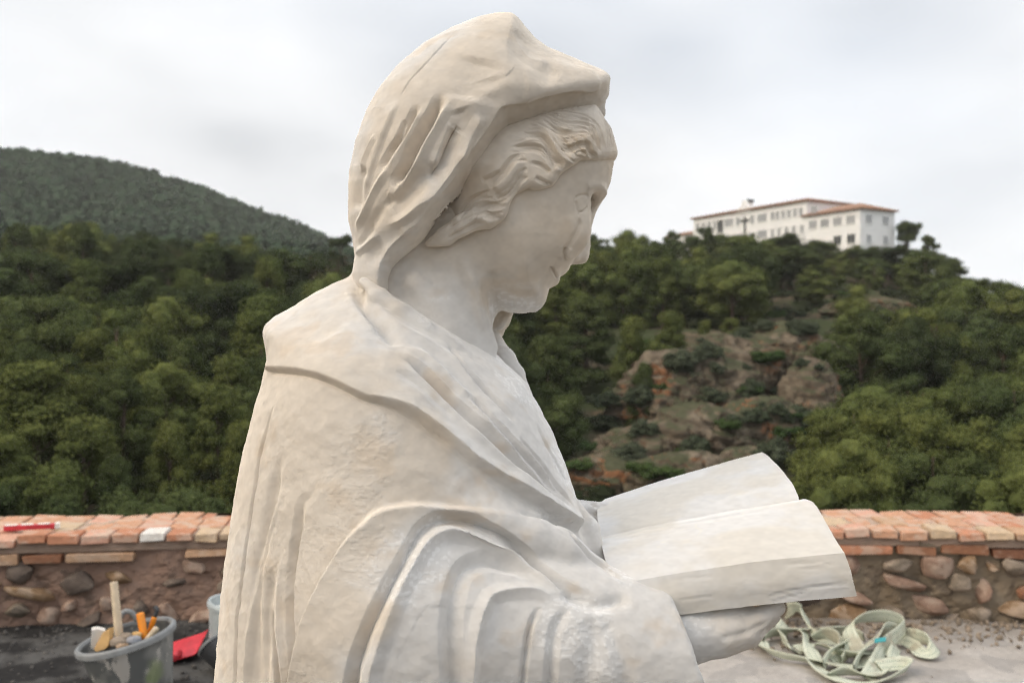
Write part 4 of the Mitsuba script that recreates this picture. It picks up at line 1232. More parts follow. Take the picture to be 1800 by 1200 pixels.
def chain(x, v, p, pts, r):
    out = None
    for i in range(len(pts) - 1):
        c = cap(x, v, p, pts[i], pts[i + 1], r[i], r[i + 1])
        out = c if out is None else smin(out, c, 6)
    return out


def surface(f, lo, hi, h):
    """Surface nets of f(x, v, p) = 0, evaluated only in blocks near the surface."""
    lo, B = np.asarray(lo, float), 8
    n = (np.ceil((np.asarray(hi, float) - lo) / (h * B)).astype(int)) * B
    nb = n // B
    c = np.stack(np.meshgrid(*(lo[k] + h * (B * np.arange(nb[k]) + (B - 1) / 2) for k in range(3)), indexing='ij'), -1).reshape(-1, 3)
    fc = f(c[:, 0], c[:, 1], c[:, 2]).astype(np.float32)
    near = np.abs(fc) < h * B * 1.7
    g = np.repeat(np.repeat(np.repeat(fc.reshape(nb), B, 0), B, 1), B, 2)
    off = np.stack(np.meshgrid(*[np.arange(B)] * 3, indexing='ij'), -1).reshape(-1, 3)
    blocks = np.stack(np.unravel_index(np.nonzero(near)[0], nb), -1)
    for s in range(0, len(blocks), 1500):
        ijk = (blocks[s:s + 1500, None, :] * B + off[None]).reshape(-1, 3)
        q = lo + h * ijk
        g[ijk[:, 0], ijk[:, 1], ijk[:, 2]] = f(q[:, 0], q[:, 1], q[:, 2])
    for ax in range(3):      # closed at the box
        for e in (0, -1):
            sl = [slice(None)] * 3
            sl[ax] = e
            g[tuple(sl)] = np.maximum(g[tuple(sl)], 1e-3)
    neg = g < 0
    cnt = np.zeros(n - 1, np.int8)
    for o in np.ndindex(2, 2, 2):
        cnt += neg[o[0]:n[0] - 1 + o[0], o[1]:n[1] - 1 + o[1], o[2]:n[2] - 1 + o[2]]
    cells = np.argwhere((cnt > 0) & (cnt < 8))
    idx = np.full(n - 1, -1, np.int64)
    idx[tuple(cells.T)] = np.arange(len(cells))
    acc, num = np.zeros((len(cells), 3)), np.zeros(len(cells))
    corners = list(np.ndindex(2, 2, 2))
    for a in corners:
        for ax in range(3):
            if a[ax] == 0:
                b = list(a)
                b[ax] = 1
                ca, cb = cells + a, cells + b
                fa, fb = g[tuple(ca.T)], g[tuple(cb.T)]
                cross = (fa < 0) != (fb < 0)
                t = np.where(cross, fa / np.where(cross, fa - fb, 1), 0)
                pt = np.broadcast_to(np.asarray(a, float), (len(cells), 3)).copy()
                pt[:, ax] = t
                acc += np.where(cross[:, None], pt, 0)
                num += cross
    verts = lo + h * (cells + acc / num[:, None])
    faces = []
    for ax in range(3):
        u, w = [(1, 2), (2, 0), (0, 1)][ax]
        sl0, sl1 = [slice(1, None)] * 3, [slice(1, None)] * 3
        sl0[ax], sl1[ax] = slice(0, -1), slice(1, None)
        a, b = neg[tuple(sl0)], neg[tuple(sl1)]
        e = np.argwhere(a != b)
        if not len(e):
            continue
        flip = a[tuple(e.T)]
        e = e + 1
        e[:, ax] -= 1
        du, dw = np.zeros(3, int), np.zeros(3, int)
        du[u], dw[w] = 1, 1
        ok = np.all(e < n - 1, axis=1)
        e, flip = e[ok], flip[ok]
        q = np.stack([idx[tuple(x.T)] for x in (e - du - dw, e - dw, e, e - du)], 1)
        q[~flip] = q[~flip][:, ::-1]
        faces.append(q)
    q = np.vstack(faces)
    q = q[(q >= 0).all(1)]
    return verts, np.vstack([q[:, [0, 1, 2]], q[:, [0, 2, 3]]])


def relax(v, f, it):
    """A few rounds of Taubin smoothing."""
    m = trimesh.Trimesh(v, f, process=False)
    if it:
        trimesh.smoothing.filter_taubin(m, lamb=0.5, nu=0.53, iterations=it)
    return np.array(m.vertices)


def to_mesh(v, f):
    m = trimesh.Trimesh(unit_to_world(v), f, process=False)
    if m.volume < 0:
        m.invert()
    return m


def refine(m, vmin, units=True):
    """Quarter the triangles on the side that faces the viewer."""
    c = m.triangles_center[:, 1]
    sel = np.nonzero(c < D0 - vmin * S)[0]
    v, f = trimesh.remesh.subdivide(m.vertices, m.faces, sel)
    return trimesh.Trimesh(v, f, process=False)


EYE = np.array([0, 0, ZC])


def carve(m, strokes, rough=0.0, seed=0, most=99.0):
    """Carves chisel strokes into the surface. Each stroke: (profile, [(px, py)...], width, height, options). The line is found on the
    surface, then the surface is moved along its normals by the profile of the distance to the line (world units, in 3D)."""
    rays = trimesh.ray.ray_pyembree.RayMeshIntersector(m) if trimesh.ray.has_embree else m.ray
    n = m.vertex_normals.copy()
    v = np.array(m.vertices)
    move = np.zeros(len(v))
    tree = cKDTree(v)
    for kind, pts, w, h, *opt in strokes:
        o = opt[0] if opt else {}
        pts = [tuple(q) for q in pts]
        if pts[-1][1] > 1172:                              # folds run on below the picture
            pts.append((pts[-1][0] + 0.6 * (pts[-1][0] - pts[-2][0]), pts[-1][1] + 95))
        if pts[0][1] > 1172:
            pts.insert(0, (pts[0][0] + 0.6 * (pts[0][0] - pts[1][0]), pts[0][1] + 95))
        line = spline(pts, 2.0)
        d = np.stack([line[:, 0] - 900, np.full(len(line), FPX), 600 - line[:, 1]], 1)
        loc, ri, _ = rays.intersects_location(np.broadcast_to(EYE, d.shape), d, multiple_hits=False)
        if len(ri) < 3:
            continue
        o_ = np.argsort(ri)
        loc, ri = loc[o_], ri[o_]
        a = ri / (len(line) - 1)
        wt = o.get('wt', 2.5)
        reach = {'step': o.get('wl', 40) * 3.2, 'groove': 2.6 * w, 'ridge': 2.6 * w, 'vee': w, 'roof': w, 'fold': 3 * w}[kind] * S
        near = np.unique(np.concatenate([np.asarray(x, int) for x in tree.query_ball_point(loc[::4], reach + 6 * S)]))
        if not len(near):
            continue
        lt = cKDTree(loc)
        dist, j = lt.query(v[near])
        tan = np.gradient(loc, axis=0)
        tan /= np.linalg.norm(tan, axis=1, keepdims=True) + 1e-12
        k = max(1, int(o.get('smooth', 5)))
        tan = np.stack([np.convolve(np.pad(tan[:, c], k, mode='edge'), np.ones(2 * k + 1) / (2 * k + 1), 'valid') for c in range(3)], 1)
        rel = v[near] - loc[j]
        side = -np.einsum('ij,ij->i', np.cross(n[near], tan[j]), rel)
        along = np.einsum('ij,ij->i', rel, tan[j])
        sd = np.sign(side) * dist / S                      # units; + is to the right of the direction of travel
        ends = o.get('ends', (0.18, 0.18))
        env = np.clip(a[j] / max(ends[0], 1e-6), 0, 1) * np.clip((1 - a[j]) / max(ends[1], 1e-6), 0, 1)
        env = env * env * (3 - 2 * env)
        over = np.where((j == 0) | (j == len(loc) - 1), np.abs(along) / S, 0)
        env = env * np.exp(-(over / (0.6 * w + 2))**2)
        env = env * (n[near, 1] < 0.25)
        ad = np.abs(sd)
        if kind == 'groove':
            prof = -np.exp(-(ad / w)**2)
        elif kind == 'ridge':
            prof = np.exp(-(ad / w)**2)
        elif kind == 'vee':
            prof = -np.clip(1 - ad / w, 0, 1)**o.get('pow', 1.0)
        elif kind == 'roof':
            prof = np.clip(1 - ad / w, 0, 1)**o.get('pow', 1.0)
        elif kind == 'fold':                               # a sharp crease on one side of which the stone swells
            prof = np.where(sd > 0, 1, -0.35) * (ad / w) * np.exp(1 - ad / w) * np.clip(ad / wt, 0, 1)
        else:                                              # 'step': the right side stands proud of the left
            up = np.exp(-np.maximum(sd, 0) / o.get('wl', 40))
            dn = -o.get('dip', 0.35) * np.exp(-np.maximum(-sd, 0) / o.get('wd', o.get('wl', 40) * 0.5))
            t = np.clip((sd + w) / (2 * w), 0, 1)
            t = t * t * (3 - 2 * t)
            prof = dn + (up - dn) * t
        move[near] += prof * env * h * S
    move = np.tanh(move / (most * S)) * most * S
    if rough:
        q = v / S
        move += rough * S * (meshkit.fbm(q / 26.0, 4, seed) - 0.5) * 2
    m2 = trimesh.Trimesh(v + n * move[:, None], m.faces, process=False)
    return m2


# ---- the head, turned a little away from the viewer
PSI = math.radians(12)
CP, SP = math.cos(PSI), math.sin(PSI)


def local(x, v):
    return 880 + (x - 880) * CP - v * SP, (x - 880) * SP + v * CP


def placed(u, l, w):
    """Head frame (u forwards, l towards the viewer's side, w down) to statue units."""
    return np.array([880 + (u - 880) * CP + l * SP, -(u - 880) * SP + l * CP, w])


def on_head(px, py, l):
    """Head frame (u, w) of the point seen at (px, py) with side distance l."""
    u, w = px, py
    for _ in range(8):
        x, v, p = placed(u, l, w)
        k = 1 / (1 - v / FPX)
        u += px - (900 + (x - 900) * k)
        w += py - (600 + (p - 600) * k)
    return u, w


FACE = [(1030, 190), (1062, 235), (1072, 275), (1071, 300), (1068, 322), (1061, 343), (1050, 360), (1040, 378), (1028, 405), (1016, 432), (1004, 455),
        (1001, 466), (997, 477), (990, 484), (980, 489), (980, 498), (974, 503), (963, 508), (961, 518), (960, 528), (953, 540), (941, 549), (920, 551),
        (895, 549), (862, 530), (826, 500), (800, 450), (780, 380), (780, 290), (840, 220), (940, 185)]
FACE_D = Flat([on_head(x, y, 0) for x, y in FACE])
NOSE_D = Flat([on_head(x, y, 0) for x, y in [(1064, 338), (1054, 356), (1046, 371), (1041, 390), (1038, 415), (1036, 442), (1033, 456), (1026, 464), (1004, 465), (985, 452), (990, 425), (1008, 390), (1030, 350)]])


def face_sdf(x, v, p):
    u, l = local(x, v)
    w_ = np.interp(p, [180, 260, 340, 420, 470, 520, 552], [112, 124, 122, 114, 102, 84, 70])
    f = inflated(FACE_D(u, p), l, 104, w_)
    al = np.abs(l)
    # eye sockets, eyeballs, brows, cheeks
    f = smax(f, -ell(u, al, p, (1034, 52, 362), (24, 34, 15), 62), 10)
    f = smin(f, ell(u, al, p, (1009, 46, 361), (22, 26, 17)), 5)
    f = smin(f, ell(u, al, p, (975, 72, 418), (48, 34, 42), -30), 26)
    f = smin(f, ell(u, al, p, (1040, 46, 335), (20, 34, 8), 30), 10)
    nose = inflated(NOSE_D(u, p), l, 26, np.interp(p, [340, 380, 430, 460], [15, 18, 24, 27]))
    f = smin(f, nose, 9)
    f = smin(f, ell(u, al, p, (1003, 21, 448), (17, 13, 13)), 5)
    f = smax(f, -ell(u, al, p, (1014, 12, 462), (9, 6, 6)), 3)
    return f


NECK = [(816, 0, 400), (782, 0, 520), (752, 0, 650)]


def head_sdf(x, v, p):
    f = face_sdf(x, v, p)
    neck = np.minimum(cap(x, v, p, NECK[0], NECK[1], 92, 90), cap(x, v, p, NECK[1], NECK[2], 90, 106))
    f = smin(f, neck, 26)
    f = smin(f, cap(x, v, p, (726, 0, 380), (700, 0, 540), 84, 84), 30)
    f = smin(f, cap(x, v, p, (822, 84, 470), (862, 34, 610), 12, 13), 12)
    return smin(f, cap(x, v, p, (740, 84, 500), (850, 40, 640), 18, 24), 22)


RIM_OUT = [(1069, 140), (1056, 155), (1033, 160), (1000, 160), (950, 171), (923, 179), (884, 188), (868, 207), (850, 235), (822, 272), (793, 316),
           (777, 335), (748, 368), (735, 392), (716, 408), (687, 436), (671, 458), (668, 492), (664, 560)]
RIM_L = [4, 36, 62, 84, 112, 124, 140, 146, 150, 152, 152, 152, 150, 148, 144, 138, 132, 120, 110]
RIM_LOC = [on_head(x, y, l) for (x, y), l in zip(RIM_OUT, RIM_L)]
HOOD = [(618, 482), (624, 450), (620, 420), (613, 390), (611, 345), (615, 295), (625, 245), (643, 196), (668, 152), (700, 114), (742, 80), (790, 52), (838, 33),
        (876, 26), (893, 28), (906, 37), (920, 56), (938, 76), (953, 87), (990, 103), (1030, 120), (1054, 130), (1066, 144), (1070, 168), (1073, 200)]
HOOD_D = Flat([on_head(x, y, 0) for x, y in HOOD] + [on_head(1040, 260, 0), on_head(900, 330, 0), on_head(790, 480, 0), on_head(740, 560, 0), on_head(640, 560, 0)])
FRONT_D = Flat(list(RIM_LOC) + [(900, 560), (1200, 560), (1200, 100), (1120, 80)], pad=260)


def hood_sdf(x, v, p):
    u, l = local(x, v)
    d = HOOD_D(u, p)
    wide = np.interp(p, [20, 100, 200, 330, 420, 490], [140, 158, 168, 166, 150, 126])
    f = inflated(d, l, 182, wide)
    t = wide * np.sqrt(np.maximum(0, 1 - np.maximum(0, 1 + d / 182)**2))
    al = np.abs(l)
    front = FRONT_D(u, p)                                   # negative in front of the rim
    bev = np.minimum(np.clip(0.80 * (t - al), 0, 48), 0.31 * t) * np.interp(p, [300, 420], [1, 0.7])
    far = np.clip((-l - 4) / 30, 0, 1)                      # the far side of the hood hangs lower over the temple
    bev = bev + 62 * far * far * (3 - 2 * far)
    f = smax(f, -(front + bev) * 0.88, 1.5)
    # the hollow in which the face sits
    hollow = inflated(d + 34, l, 150, wide - 30)
    return smax(f, -np.maximum(hollow, np.maximum(front + 18, p - 400)), 3)


HAIR = [(1066, 178), (1090, 205), (1098, 240), (1098, 285), (1050, 289), (1018, 284), (1000, 296), (985, 306), (968, 330), (945, 336), (925, 334), (906, 342),
        (897, 356), (893, 372), (884, 388), (866, 401), (848, 396), (836, 388), (822, 392), (806, 402), (790, 418), (764, 424), (730, 420), (730, 300), (840, 180), (980, 150)]
HAIR_D = Flat([on_head(x, y, 112 if 895 < x < 1030 else 118 if x <= 895 else 70 if x < 1064 else 0) for x, y in HAIR])


def hair_sdf(x, v, p):
    u, l = local(x, v)
    d = HAIR_D(u, p)
    f = face_sdf(x, v, p) - np.interp(u, [1005, 1060], [15, 7])
    f = smax(f, d, 16)
    # the lock that runs back under the rim
    return smin(f, chain(x, v, p, [seen(872, 372, 112), seen(842, 384, 112), seen(812, 396, 108), seen(782, 416, 100), seen(760, 430, 92)], [15, 17, 17, 15, 12]), 9)


# ---- torso, cape and sleeve
BODY = [(619, 470), (618, 486), (585, 499), (555, 514), (530, 531), (508, 545), (486, 555), (472, 569), (468, 590), (474, 612), (478, 634), (473, 652), (466, 680),
        (455, 722), (444, 766), (433, 820), (424, 880), (416, 940), (409, 1000), (404, 1060), (399, 1130), (394, 1200), (388, 1300), (380, 1460),
        (1180, 1460), (1150, 1200), (1090, 1090), (1070, 1010), (1048, 960), (1030, 915), (1014, 880), (1003, 842), (993, 812), (983, 788), (972, 762), (958, 732), (940, 700), (926, 672),
        (890, 640), (860, 612), (800, 560), (740, 516), (690, 482), (650, 462)]
BODY_D = Flat(BODY, blur=3)


def body_sdf(x, v, p):
    d = BODY_D(x, p)
    wide = np.interp(p, [470, 520, 570, 640, 720, 850, 1000, 1200, 1460], [120, 165, 205, 245, 268, 285, 300, 315, 330])
    f = inflated(d, v, 190, wide)
    a1, a2, a3 = seen(640, 720, 165), seen(690, 1060, 250), seen(1130, 1180, 215)
    f = smin(f, cap(x, v, p, a1, a2, 105, 118), 60)
    return f


def arm_sdf(x, v, p):
    a2, a3 = seen(700, 1080, 235), seen(1290, 1175, 195)
    f = cap(x, v, p, a2, a3, 150, 104)
    f = smin(f, cap(x, v, p, seen(640, 900, 200), a2, 120, 150), 60)
    c = seen(1184, 1066, 200)
    cut = (x - c[0]) * 0.946 - (p - c[2]) * 0.325
    f = smax(f, cut, 6)
    low = cap(x, v, p, seen(720, 1150, 230), seen(720, 1700, 230), 170, 220)
    low = smin(low, cap(x, v, p, seen(1100, 1240, 195), seen(1080, 1700, 205), 112, 150), 60)
    f = smin(f, smax(low, cut, 6), 36)
    # the mouth of the sleeve
    f = smax(f, -cap(x, v, p, seen(1188, 1120, 200), seen(1280, 1130, 200), 58, 62), 5)
    roll = chain(x, v, p, [seen(735, 918, 262), seen(800, 912, 262), seen(870, 924, 252), seen(935, 942, 236), seen(985, 966, 220), seen(1040, 1006, 200), seen(1096, 1040, 186)], [20, 27, 30, 32, 32, 26, 12])
    return smin(f, roll, 9)


def cloak_sdf(x, v, p):
    f = smin(body_sdf(x, v, p), arm_sdf(x, v, p), 22)
    # the rolled collar
    f = smin(f, chain(x, v, p, [seen(640, 500, 100), seen(668, 522, 116), seen(700, 546, 120), seen(750, 580, 118), seen(792, 610, 110), seen(838, 648, 96), seen(872, 676, 74), seen(914, 706, 40)], [13, 15, 16, 16, 15, 14, 13, 10]), 9)
    # the fold of stuff gathered between chest and book
    return smin(f, chain(x, v, p, [seen(1000, 900, 60), seen(1030, 930, 70), seen(1050, 985, 90)], [26, 22, 18]), 12)


stat = thing('statue', 'pale limestone statue of a hooded woman in a cloak reading an open book', 'statue')

m = to_mesh(*(lambda v, f: (relax(v, f, 4), f))(*surface(head_sdf, (640, -150, 170), (1100, 170, 700), 3.2)))
m = refine(m, -20)
HEAD_STROKES = [
    ('groove', [(1009, 351), (1017, 345), (1029, 343), (1037, 348)], 2.6, 2.4),
    ('vee', [(1018, 373), (1026, 371), (1033, 362)], 2.8, 3.6),
    ('groove', [(1012, 352), (1014, 366), (1019, 380)], 3.2, 1.8),
    ('groove', [(1018, 380), (1018, 400), (1006, 422), (996, 440), (994, 456)], 5, 4.4),
    ('groove', [(995, 434), (992, 446), (995, 460)], 3.2, 5),
    ('ridge', [(1006, 436), (1000, 446), (1003, 456)], 5, 2.5),
    ('ridge', [(1030, 330), (1045, 326), (1060, 332)], 8, 2.5),
    ('vee', [(968, 468), (975, 478), (981, 490)], 4.5, 8, {'ends': (0.3, 0.02)}),
    ('groove', [(972, 468), (966, 474), (962, 486)], 6, 2.4),
    ('groove', [(984, 452), (976, 462), (970, 470)], 7, 1.6),
    ('groove', [(862, 470), (868, 500), (872, 530), (880, 552)], 7, 4.0),
    ('ridge', [(828, 470), (834, 500), (842, 545), (852, 590)], 8, 3.0),
    ('groove', [(846, 500), (852, 540), (860, 590)], 6, 3.0),
]
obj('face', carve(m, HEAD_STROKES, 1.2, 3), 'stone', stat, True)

m = to_mesh(*(lambda v, f: (relax(v, f, 2), f))(*surface(hair_sdf, (700, -150, 150), (1120, 190, 440), 2.3)))
m = refine(m, 0)
HAIR_STROKES = [(k, p, w, 1.25 * h) for k, w, h, p in [
    ('vee', 7, 7, [(965, 199), (980, 207), (997, 213), (1015, 213), (1033, 217), (1047, 232), (1055, 253), (1058, 273)]),
    ('vee', 7, 7, [(960, 210), (975, 223), (992, 233), (1013, 230), (1033, 230), (1045, 240), (1050, 257)]),
    ('vee', 4, 4, [(988, 242), (1000, 243), (1017, 238), (1033, 238)]),
    ('vee', 7, 8, [(985, 257), (1000, 263), (1015, 257), (1033, 255), (1040, 270), (1050, 280)]),
    ('ridge', 8, 8, [(930, 224), (951, 226), (964, 238), (974, 255), (981, 269), (996, 281), (1016, 278)]),
    ('vee', 9, 10, [(918, 238), (947, 240), (960, 252), (968, 268), (980, 284), (995, 295)]),
    ('ridge', 8, 7, [(902, 250), (930, 247), (951, 254), (963, 272), (975, 290), (992, 302)]),
    ('vee', 7, 7, [(900, 263), (933, 260), (953, 266), (965, 281), (980, 302)]),
    ('vee', 8, 8, [(925, 274), (905, 278), (893, 290), (880, 307), (857, 326)]),
    ('ridge', 8, 6, [(925, 282), (908, 288), (898, 302), (886, 318), (866, 334)]),
    ('vee', 8, 8, [(925, 302), (912, 315), (905, 328), (893, 342), (870, 350)]),
    ('vee', 6, 5, [(940, 310), (952, 318), (968, 326)]),
    ('vee', 5, 5, [(1060, 200), (1068, 218), (1074, 240), (1076, 262)]),
    ('vee', 6, 5, [(880, 300), (862, 312), (846, 318)]),
    ('vee', 7, 6, [(892, 356), (870, 362), (850, 362), (828, 368)]),
    ('vee', 7, 6, [(884, 378), (864, 380), (846, 374), (828, 378)]),
    ('vee', 6, 5, [(860, 340), (840, 346), (822, 356), (804, 378)]),
    ('ridge', 7, 5, [(868, 392), (852, 386), (836, 382)]),
    ('vee', 5, 5, [(862, 362), (838, 372), (812, 384), (786, 402)]),
    ('vee', 5, 5, [(858, 384), (836, 394), (812, 406), (786, 420)]),
    ('vee', 4, 4, [(866, 352), (846, 356), (824, 368), (802, 386)]),
    ('vee', 5, 4, [(1000, 225), (1018, 222), (1036, 224), (1046, 234)]),
    ('vee', 5, 5, [(930, 286), (950, 290), (968, 304)]),
    ('vee', 5, 4, [(1010, 270), (1022, 266), (1032, 272)]),
]]
fine = []
STRANDS = [[(958, 190), (985, 196), (1015, 200), (1040, 206), (1056, 226), (1066, 268)], [(965, 199), (997, 213), (1033, 217), (1047, 232), (1055, 253), (1058, 273)],
           [(960, 210), (992, 233), (1033, 230), (1045, 240), (1050, 257), (1052, 276)], [(935, 222), (955, 226), (972, 246), (986, 266), (1004, 280), (1022, 280)],
           [(918, 238), (947, 240), (964, 258), (974, 276), (986, 289), (996, 296)], [(900, 263), (933, 260), (953, 266), (965, 281), (974, 294), (982, 304)]]
STRANDS = [np.vstack([np.array(q_[0], float) + [-16, -2 if i_ < 4 else 6], np.asarray(q_, float)[1:]]) for i_, q_ in enumerate(STRANDS)]
for q0_, q1_ in zip(STRANDS[:-1], STRANDS[1:]):
    for t_ in (0.0, 0.25, 0.5, 0.75):
        fine.append(('vee', q0_ * (1 - t_) + q1_ * t_ + RNG.normal(size=q0_.shape) * 1.2, 3.4, 3.2, {'ends': (0.2, 0.15)}))
FRONT_ = [np.asarray(q_, float) for q_ in ([(1050, 182), (1064, 206), (1070, 236), (1070, 268)], [(1060, 186), (1074, 210), (1079, 240), (1078, 268)])]
for t_ in (-0.2, 0.2, 0.6, 0.95):
    fine.append(('vee', FRONT_[0] * (1 - t_) + FRONT_[1] * t_, 3.4, 4.5, {'ends': (0.1, 0.15)}))
for a_ in (0.0, 0.5, 1.0):
    fine.append(('vee', np.array([(925, 274), (905, 278), (893, 290), (880, 307), (857, 326)]) * (1 - a_) + np.array([(925, 302), (912, 315), (905, 328), (893, 342), (870, 350)]) * a_ + [3, 7], 3.6, 4.0, {'ends': (0.1, 0.15)}))
for k_, p_, w_, h_ in HAIR_STROKES:                        # finer strands running beside the main locks
    q_ = np.asarray(p_, float)
    if k_ == 'vee' and len(q_) > 3:
        for o_ in (-5.5, 5.0):
            fine.append(('vee', (q_ + [o_ * 0.35, -o_])[:-1], 3.0, 2.4, {'ends': (0.12, 0.2)}))
HAIR_STROKES = [(k_, p_, w_, h_, {'ends': (0.30, 0.14)}) for k_, p_, w_, h_ in HAIR_STROKES] + fine
obj('hair', carve(m, HAIR_STROKES, 1.2, 5, 9.0), 'stone', stat, True)

m = to_mesh(*(lambda v, f: (relax(v, f, 3), f))(*surface(hood_sdf, (590, -185, 0), (1110, 195, 580), 3.2)))
m = refine(m, -60)
HOOD_STROKES = [
    ('step', RIM_OUT[1:17], 3, 6, {'wl': 24, 'dip': 0.2, 'ends': (0.02, 0.05)}),
    ('vee', [(796, 61), (770, 88), (745, 115), (721, 141), (703, 172)], 3, 3.6),
    ('step', [(703, 174), (690, 205), (672, 250), (655, 300), (640, 350)], 6, 7, {'wl': 26}),
    ('vee', [(735, 182), (722, 208), (705, 240), (686, 265), (664, 303)], 10, 13),
    ('vee', [(712, 207), (703, 230), (692, 252), (680, 270)], 5, 7),
    ('roof', [(742, 190), (728, 220), (714, 246), (696, 276), (678, 308)], 8, 6),
    ('vee', [(780, 158), (758, 205), (740, 238), (724, 267), (708, 300), (689, 330)], 14, 24, {'ends': (0.25, 0.12)}),
    ('roof', [(796, 170), (772, 215), (752, 250), (732, 290), (706, 322), (670, 372)], 12, 11, {'pow': 1.2}),
    ('vee', [(806, 218), (797, 238), (788, 262), (778, 288), (766, 306), (754, 322)], 13, 20),
    ('roof', [(828, 240), (808, 270), (788, 300), (762, 334), (735, 362), (706, 386), (673, 399)], 12, 12, {'pow': 1.2}),
    ('groove', [(775, 292), (740, 312), (712, 344), (684, 372)], 15, 13),
    ('roof', [(686, 292), (664, 326), (645, 366), (625, 405)], 10, 9, {'pow': 1.2}),
    ('groove', [(690, 340), (668, 372), (650, 398), (636, 410)], 9, 8),
    ('roof', [(667, 411), (645, 430), (625, 447)], 9, 8),
    ('vee', [(700, 320), (690, 345), (674, 365)], 9, 6),
    ('groove', [(645, 290), (632, 330), (628, 372)], 12, 7),
    ('roof', [(664, 235), (645, 275), (634, 310)], 10, 6),
    ('groove', [(716, 408), (690, 420), (660, 440), (640, 460)], 16, 8),
    ('vee', [(656, 400), (640, 420), (630, 432)], 10, 5),
    ('groove', [(905, 45), (918, 85), (945, 118), (985, 140)], 26, 8),
    ('roof', [(898, 40), (910, 70), (930, 100), (965, 118)], 20, 5),
    ('ridge', [(1064, 140), (1010, 128), (955, 120), (905, 150), (886, 186)], 26, 6),
    ('groove', [(850, 100), (830, 140), (822, 180)], 30, 7),
    ('groove', [(806, 190), (812, 210), (800, 230)], 14, 7),
    ('roof', [(846, 200), (834, 225), (812, 262), (800, 290)], 12, 6),
    ('groove', [(868, 130), (880, 150), (930, 158)], 24, 4),
]
obj('hood', carve(m, HOOD_STROKES, 1.6, 8), 'stone', stat, True)

m = to_mesh(*(lambda v, f: (relax(v, f, 3), f))(*surface(cloak_sdf, (370, -345, 450), (1240, 460, 1440), 4.6)))
m = refine(m, -40)
STEP = [(466, 650), (495, 653), (520, 655), (556, 663), (592, 677), (637, 700), (670, 708), (715, 727), (760, 757), (799, 787), (835, 817), (898, 857), (947, 888), (985, 912), (1020, 935)]
BODY_STROKES = [
    ('step', STEP[:9][::-1], 5, 11, {'wl': 60, 'dip': 0.3, 'wd': 30, 'ends': (0.3, 0.03)}),
    ('step', STEP[5:][::-1], 8, 26, {'wl': 55, 'dip': 0.3, 'wd': 26, 'ends': (0.03, 0.3)}),
    ('vee', STEP[::-1], 6, 7, {'ends': (0.05, 0.02)}),
    ('groove', [(623, 489), (628, 512), (640, 540), (657, 562), (676, 582), (700, 612)], 11, 16),
    ('roof', [(616, 500), (622, 530), (640, 562), (664, 590)], 14, 6),
    ('ridge', [(640, 494), (652, 522), (672, 552), (704, 580), (750, 606), (800, 640), (850, 690)], 15, 8),
    ('vee', [(690, 626), (730, 644), (769, 684), (799, 714), (850, 758), (890, 798), (930, 836), (965, 868), (1000, 905)], 13, 20),
    ('roof', [(700, 606), (745, 628), (785, 666), (820, 700), (870, 748), (915, 796), (955, 842)], 12, 8),
    ('vee', [(785, 600), (812, 645), (846, 680), (880, 715), (905, 748)], 9, 10),
    ('vee', [(806, 692), (842, 718), (886, 766), (925, 812), (960, 850), (985, 880)], 9, 14),
    ('vee', [(905, 768), (932, 800), (955, 830), (975, 862), (995, 895)], 6, 8),
    ('groove', [(720, 700), (760, 728), (810, 762), (860, 806), (920, 856)], 14, 7),
    ('vee', [(940, 740), (955, 775), (975, 815), (990, 850)], 8, 7),
    ('vee', [(690, 650), (730, 678), (770, 715), (800, 742)], 12, 6),
    ('groove', [(505, 560), (540, 575), (580, 600)], 24, 5),
    ('vee', [(490, 695), (478, 720), (468, 752), (456, 800), (448, 850), (440, 900), (432, 960), (424, 1020), (416, 1090), (412, 1180)], 6, 11),
    ('groove', [(500, 780), (486, 830), (476, 880), (466, 930), (458, 970), (450, 1010), (446, 1080), (446, 1180)], 11, 13),
    ('roof', [(495, 860), (480, 910), (462, 960), (452, 1000), (440, 1080), (432, 1180)], 8, 7),
    ('vee', [(567, 822), (555, 850), (545, 872), (530, 886), (522, 930), (514, 980), (508, 1040), (508, 1110), (512, 1190)], 12, 18, {'ends': (0.4, 0.02)}),
    ('vee', [(478, 1060), (474, 1090), (478, 1130), (486, 1180)], 7, 13),
    ('groove', [(480, 990), (470, 1050), (465, 1110), (462, 1190)], 10, 12),
    ('roof', [(500, 960), (492, 1030), (490, 1100), (495, 1180)], 10, 6),
]
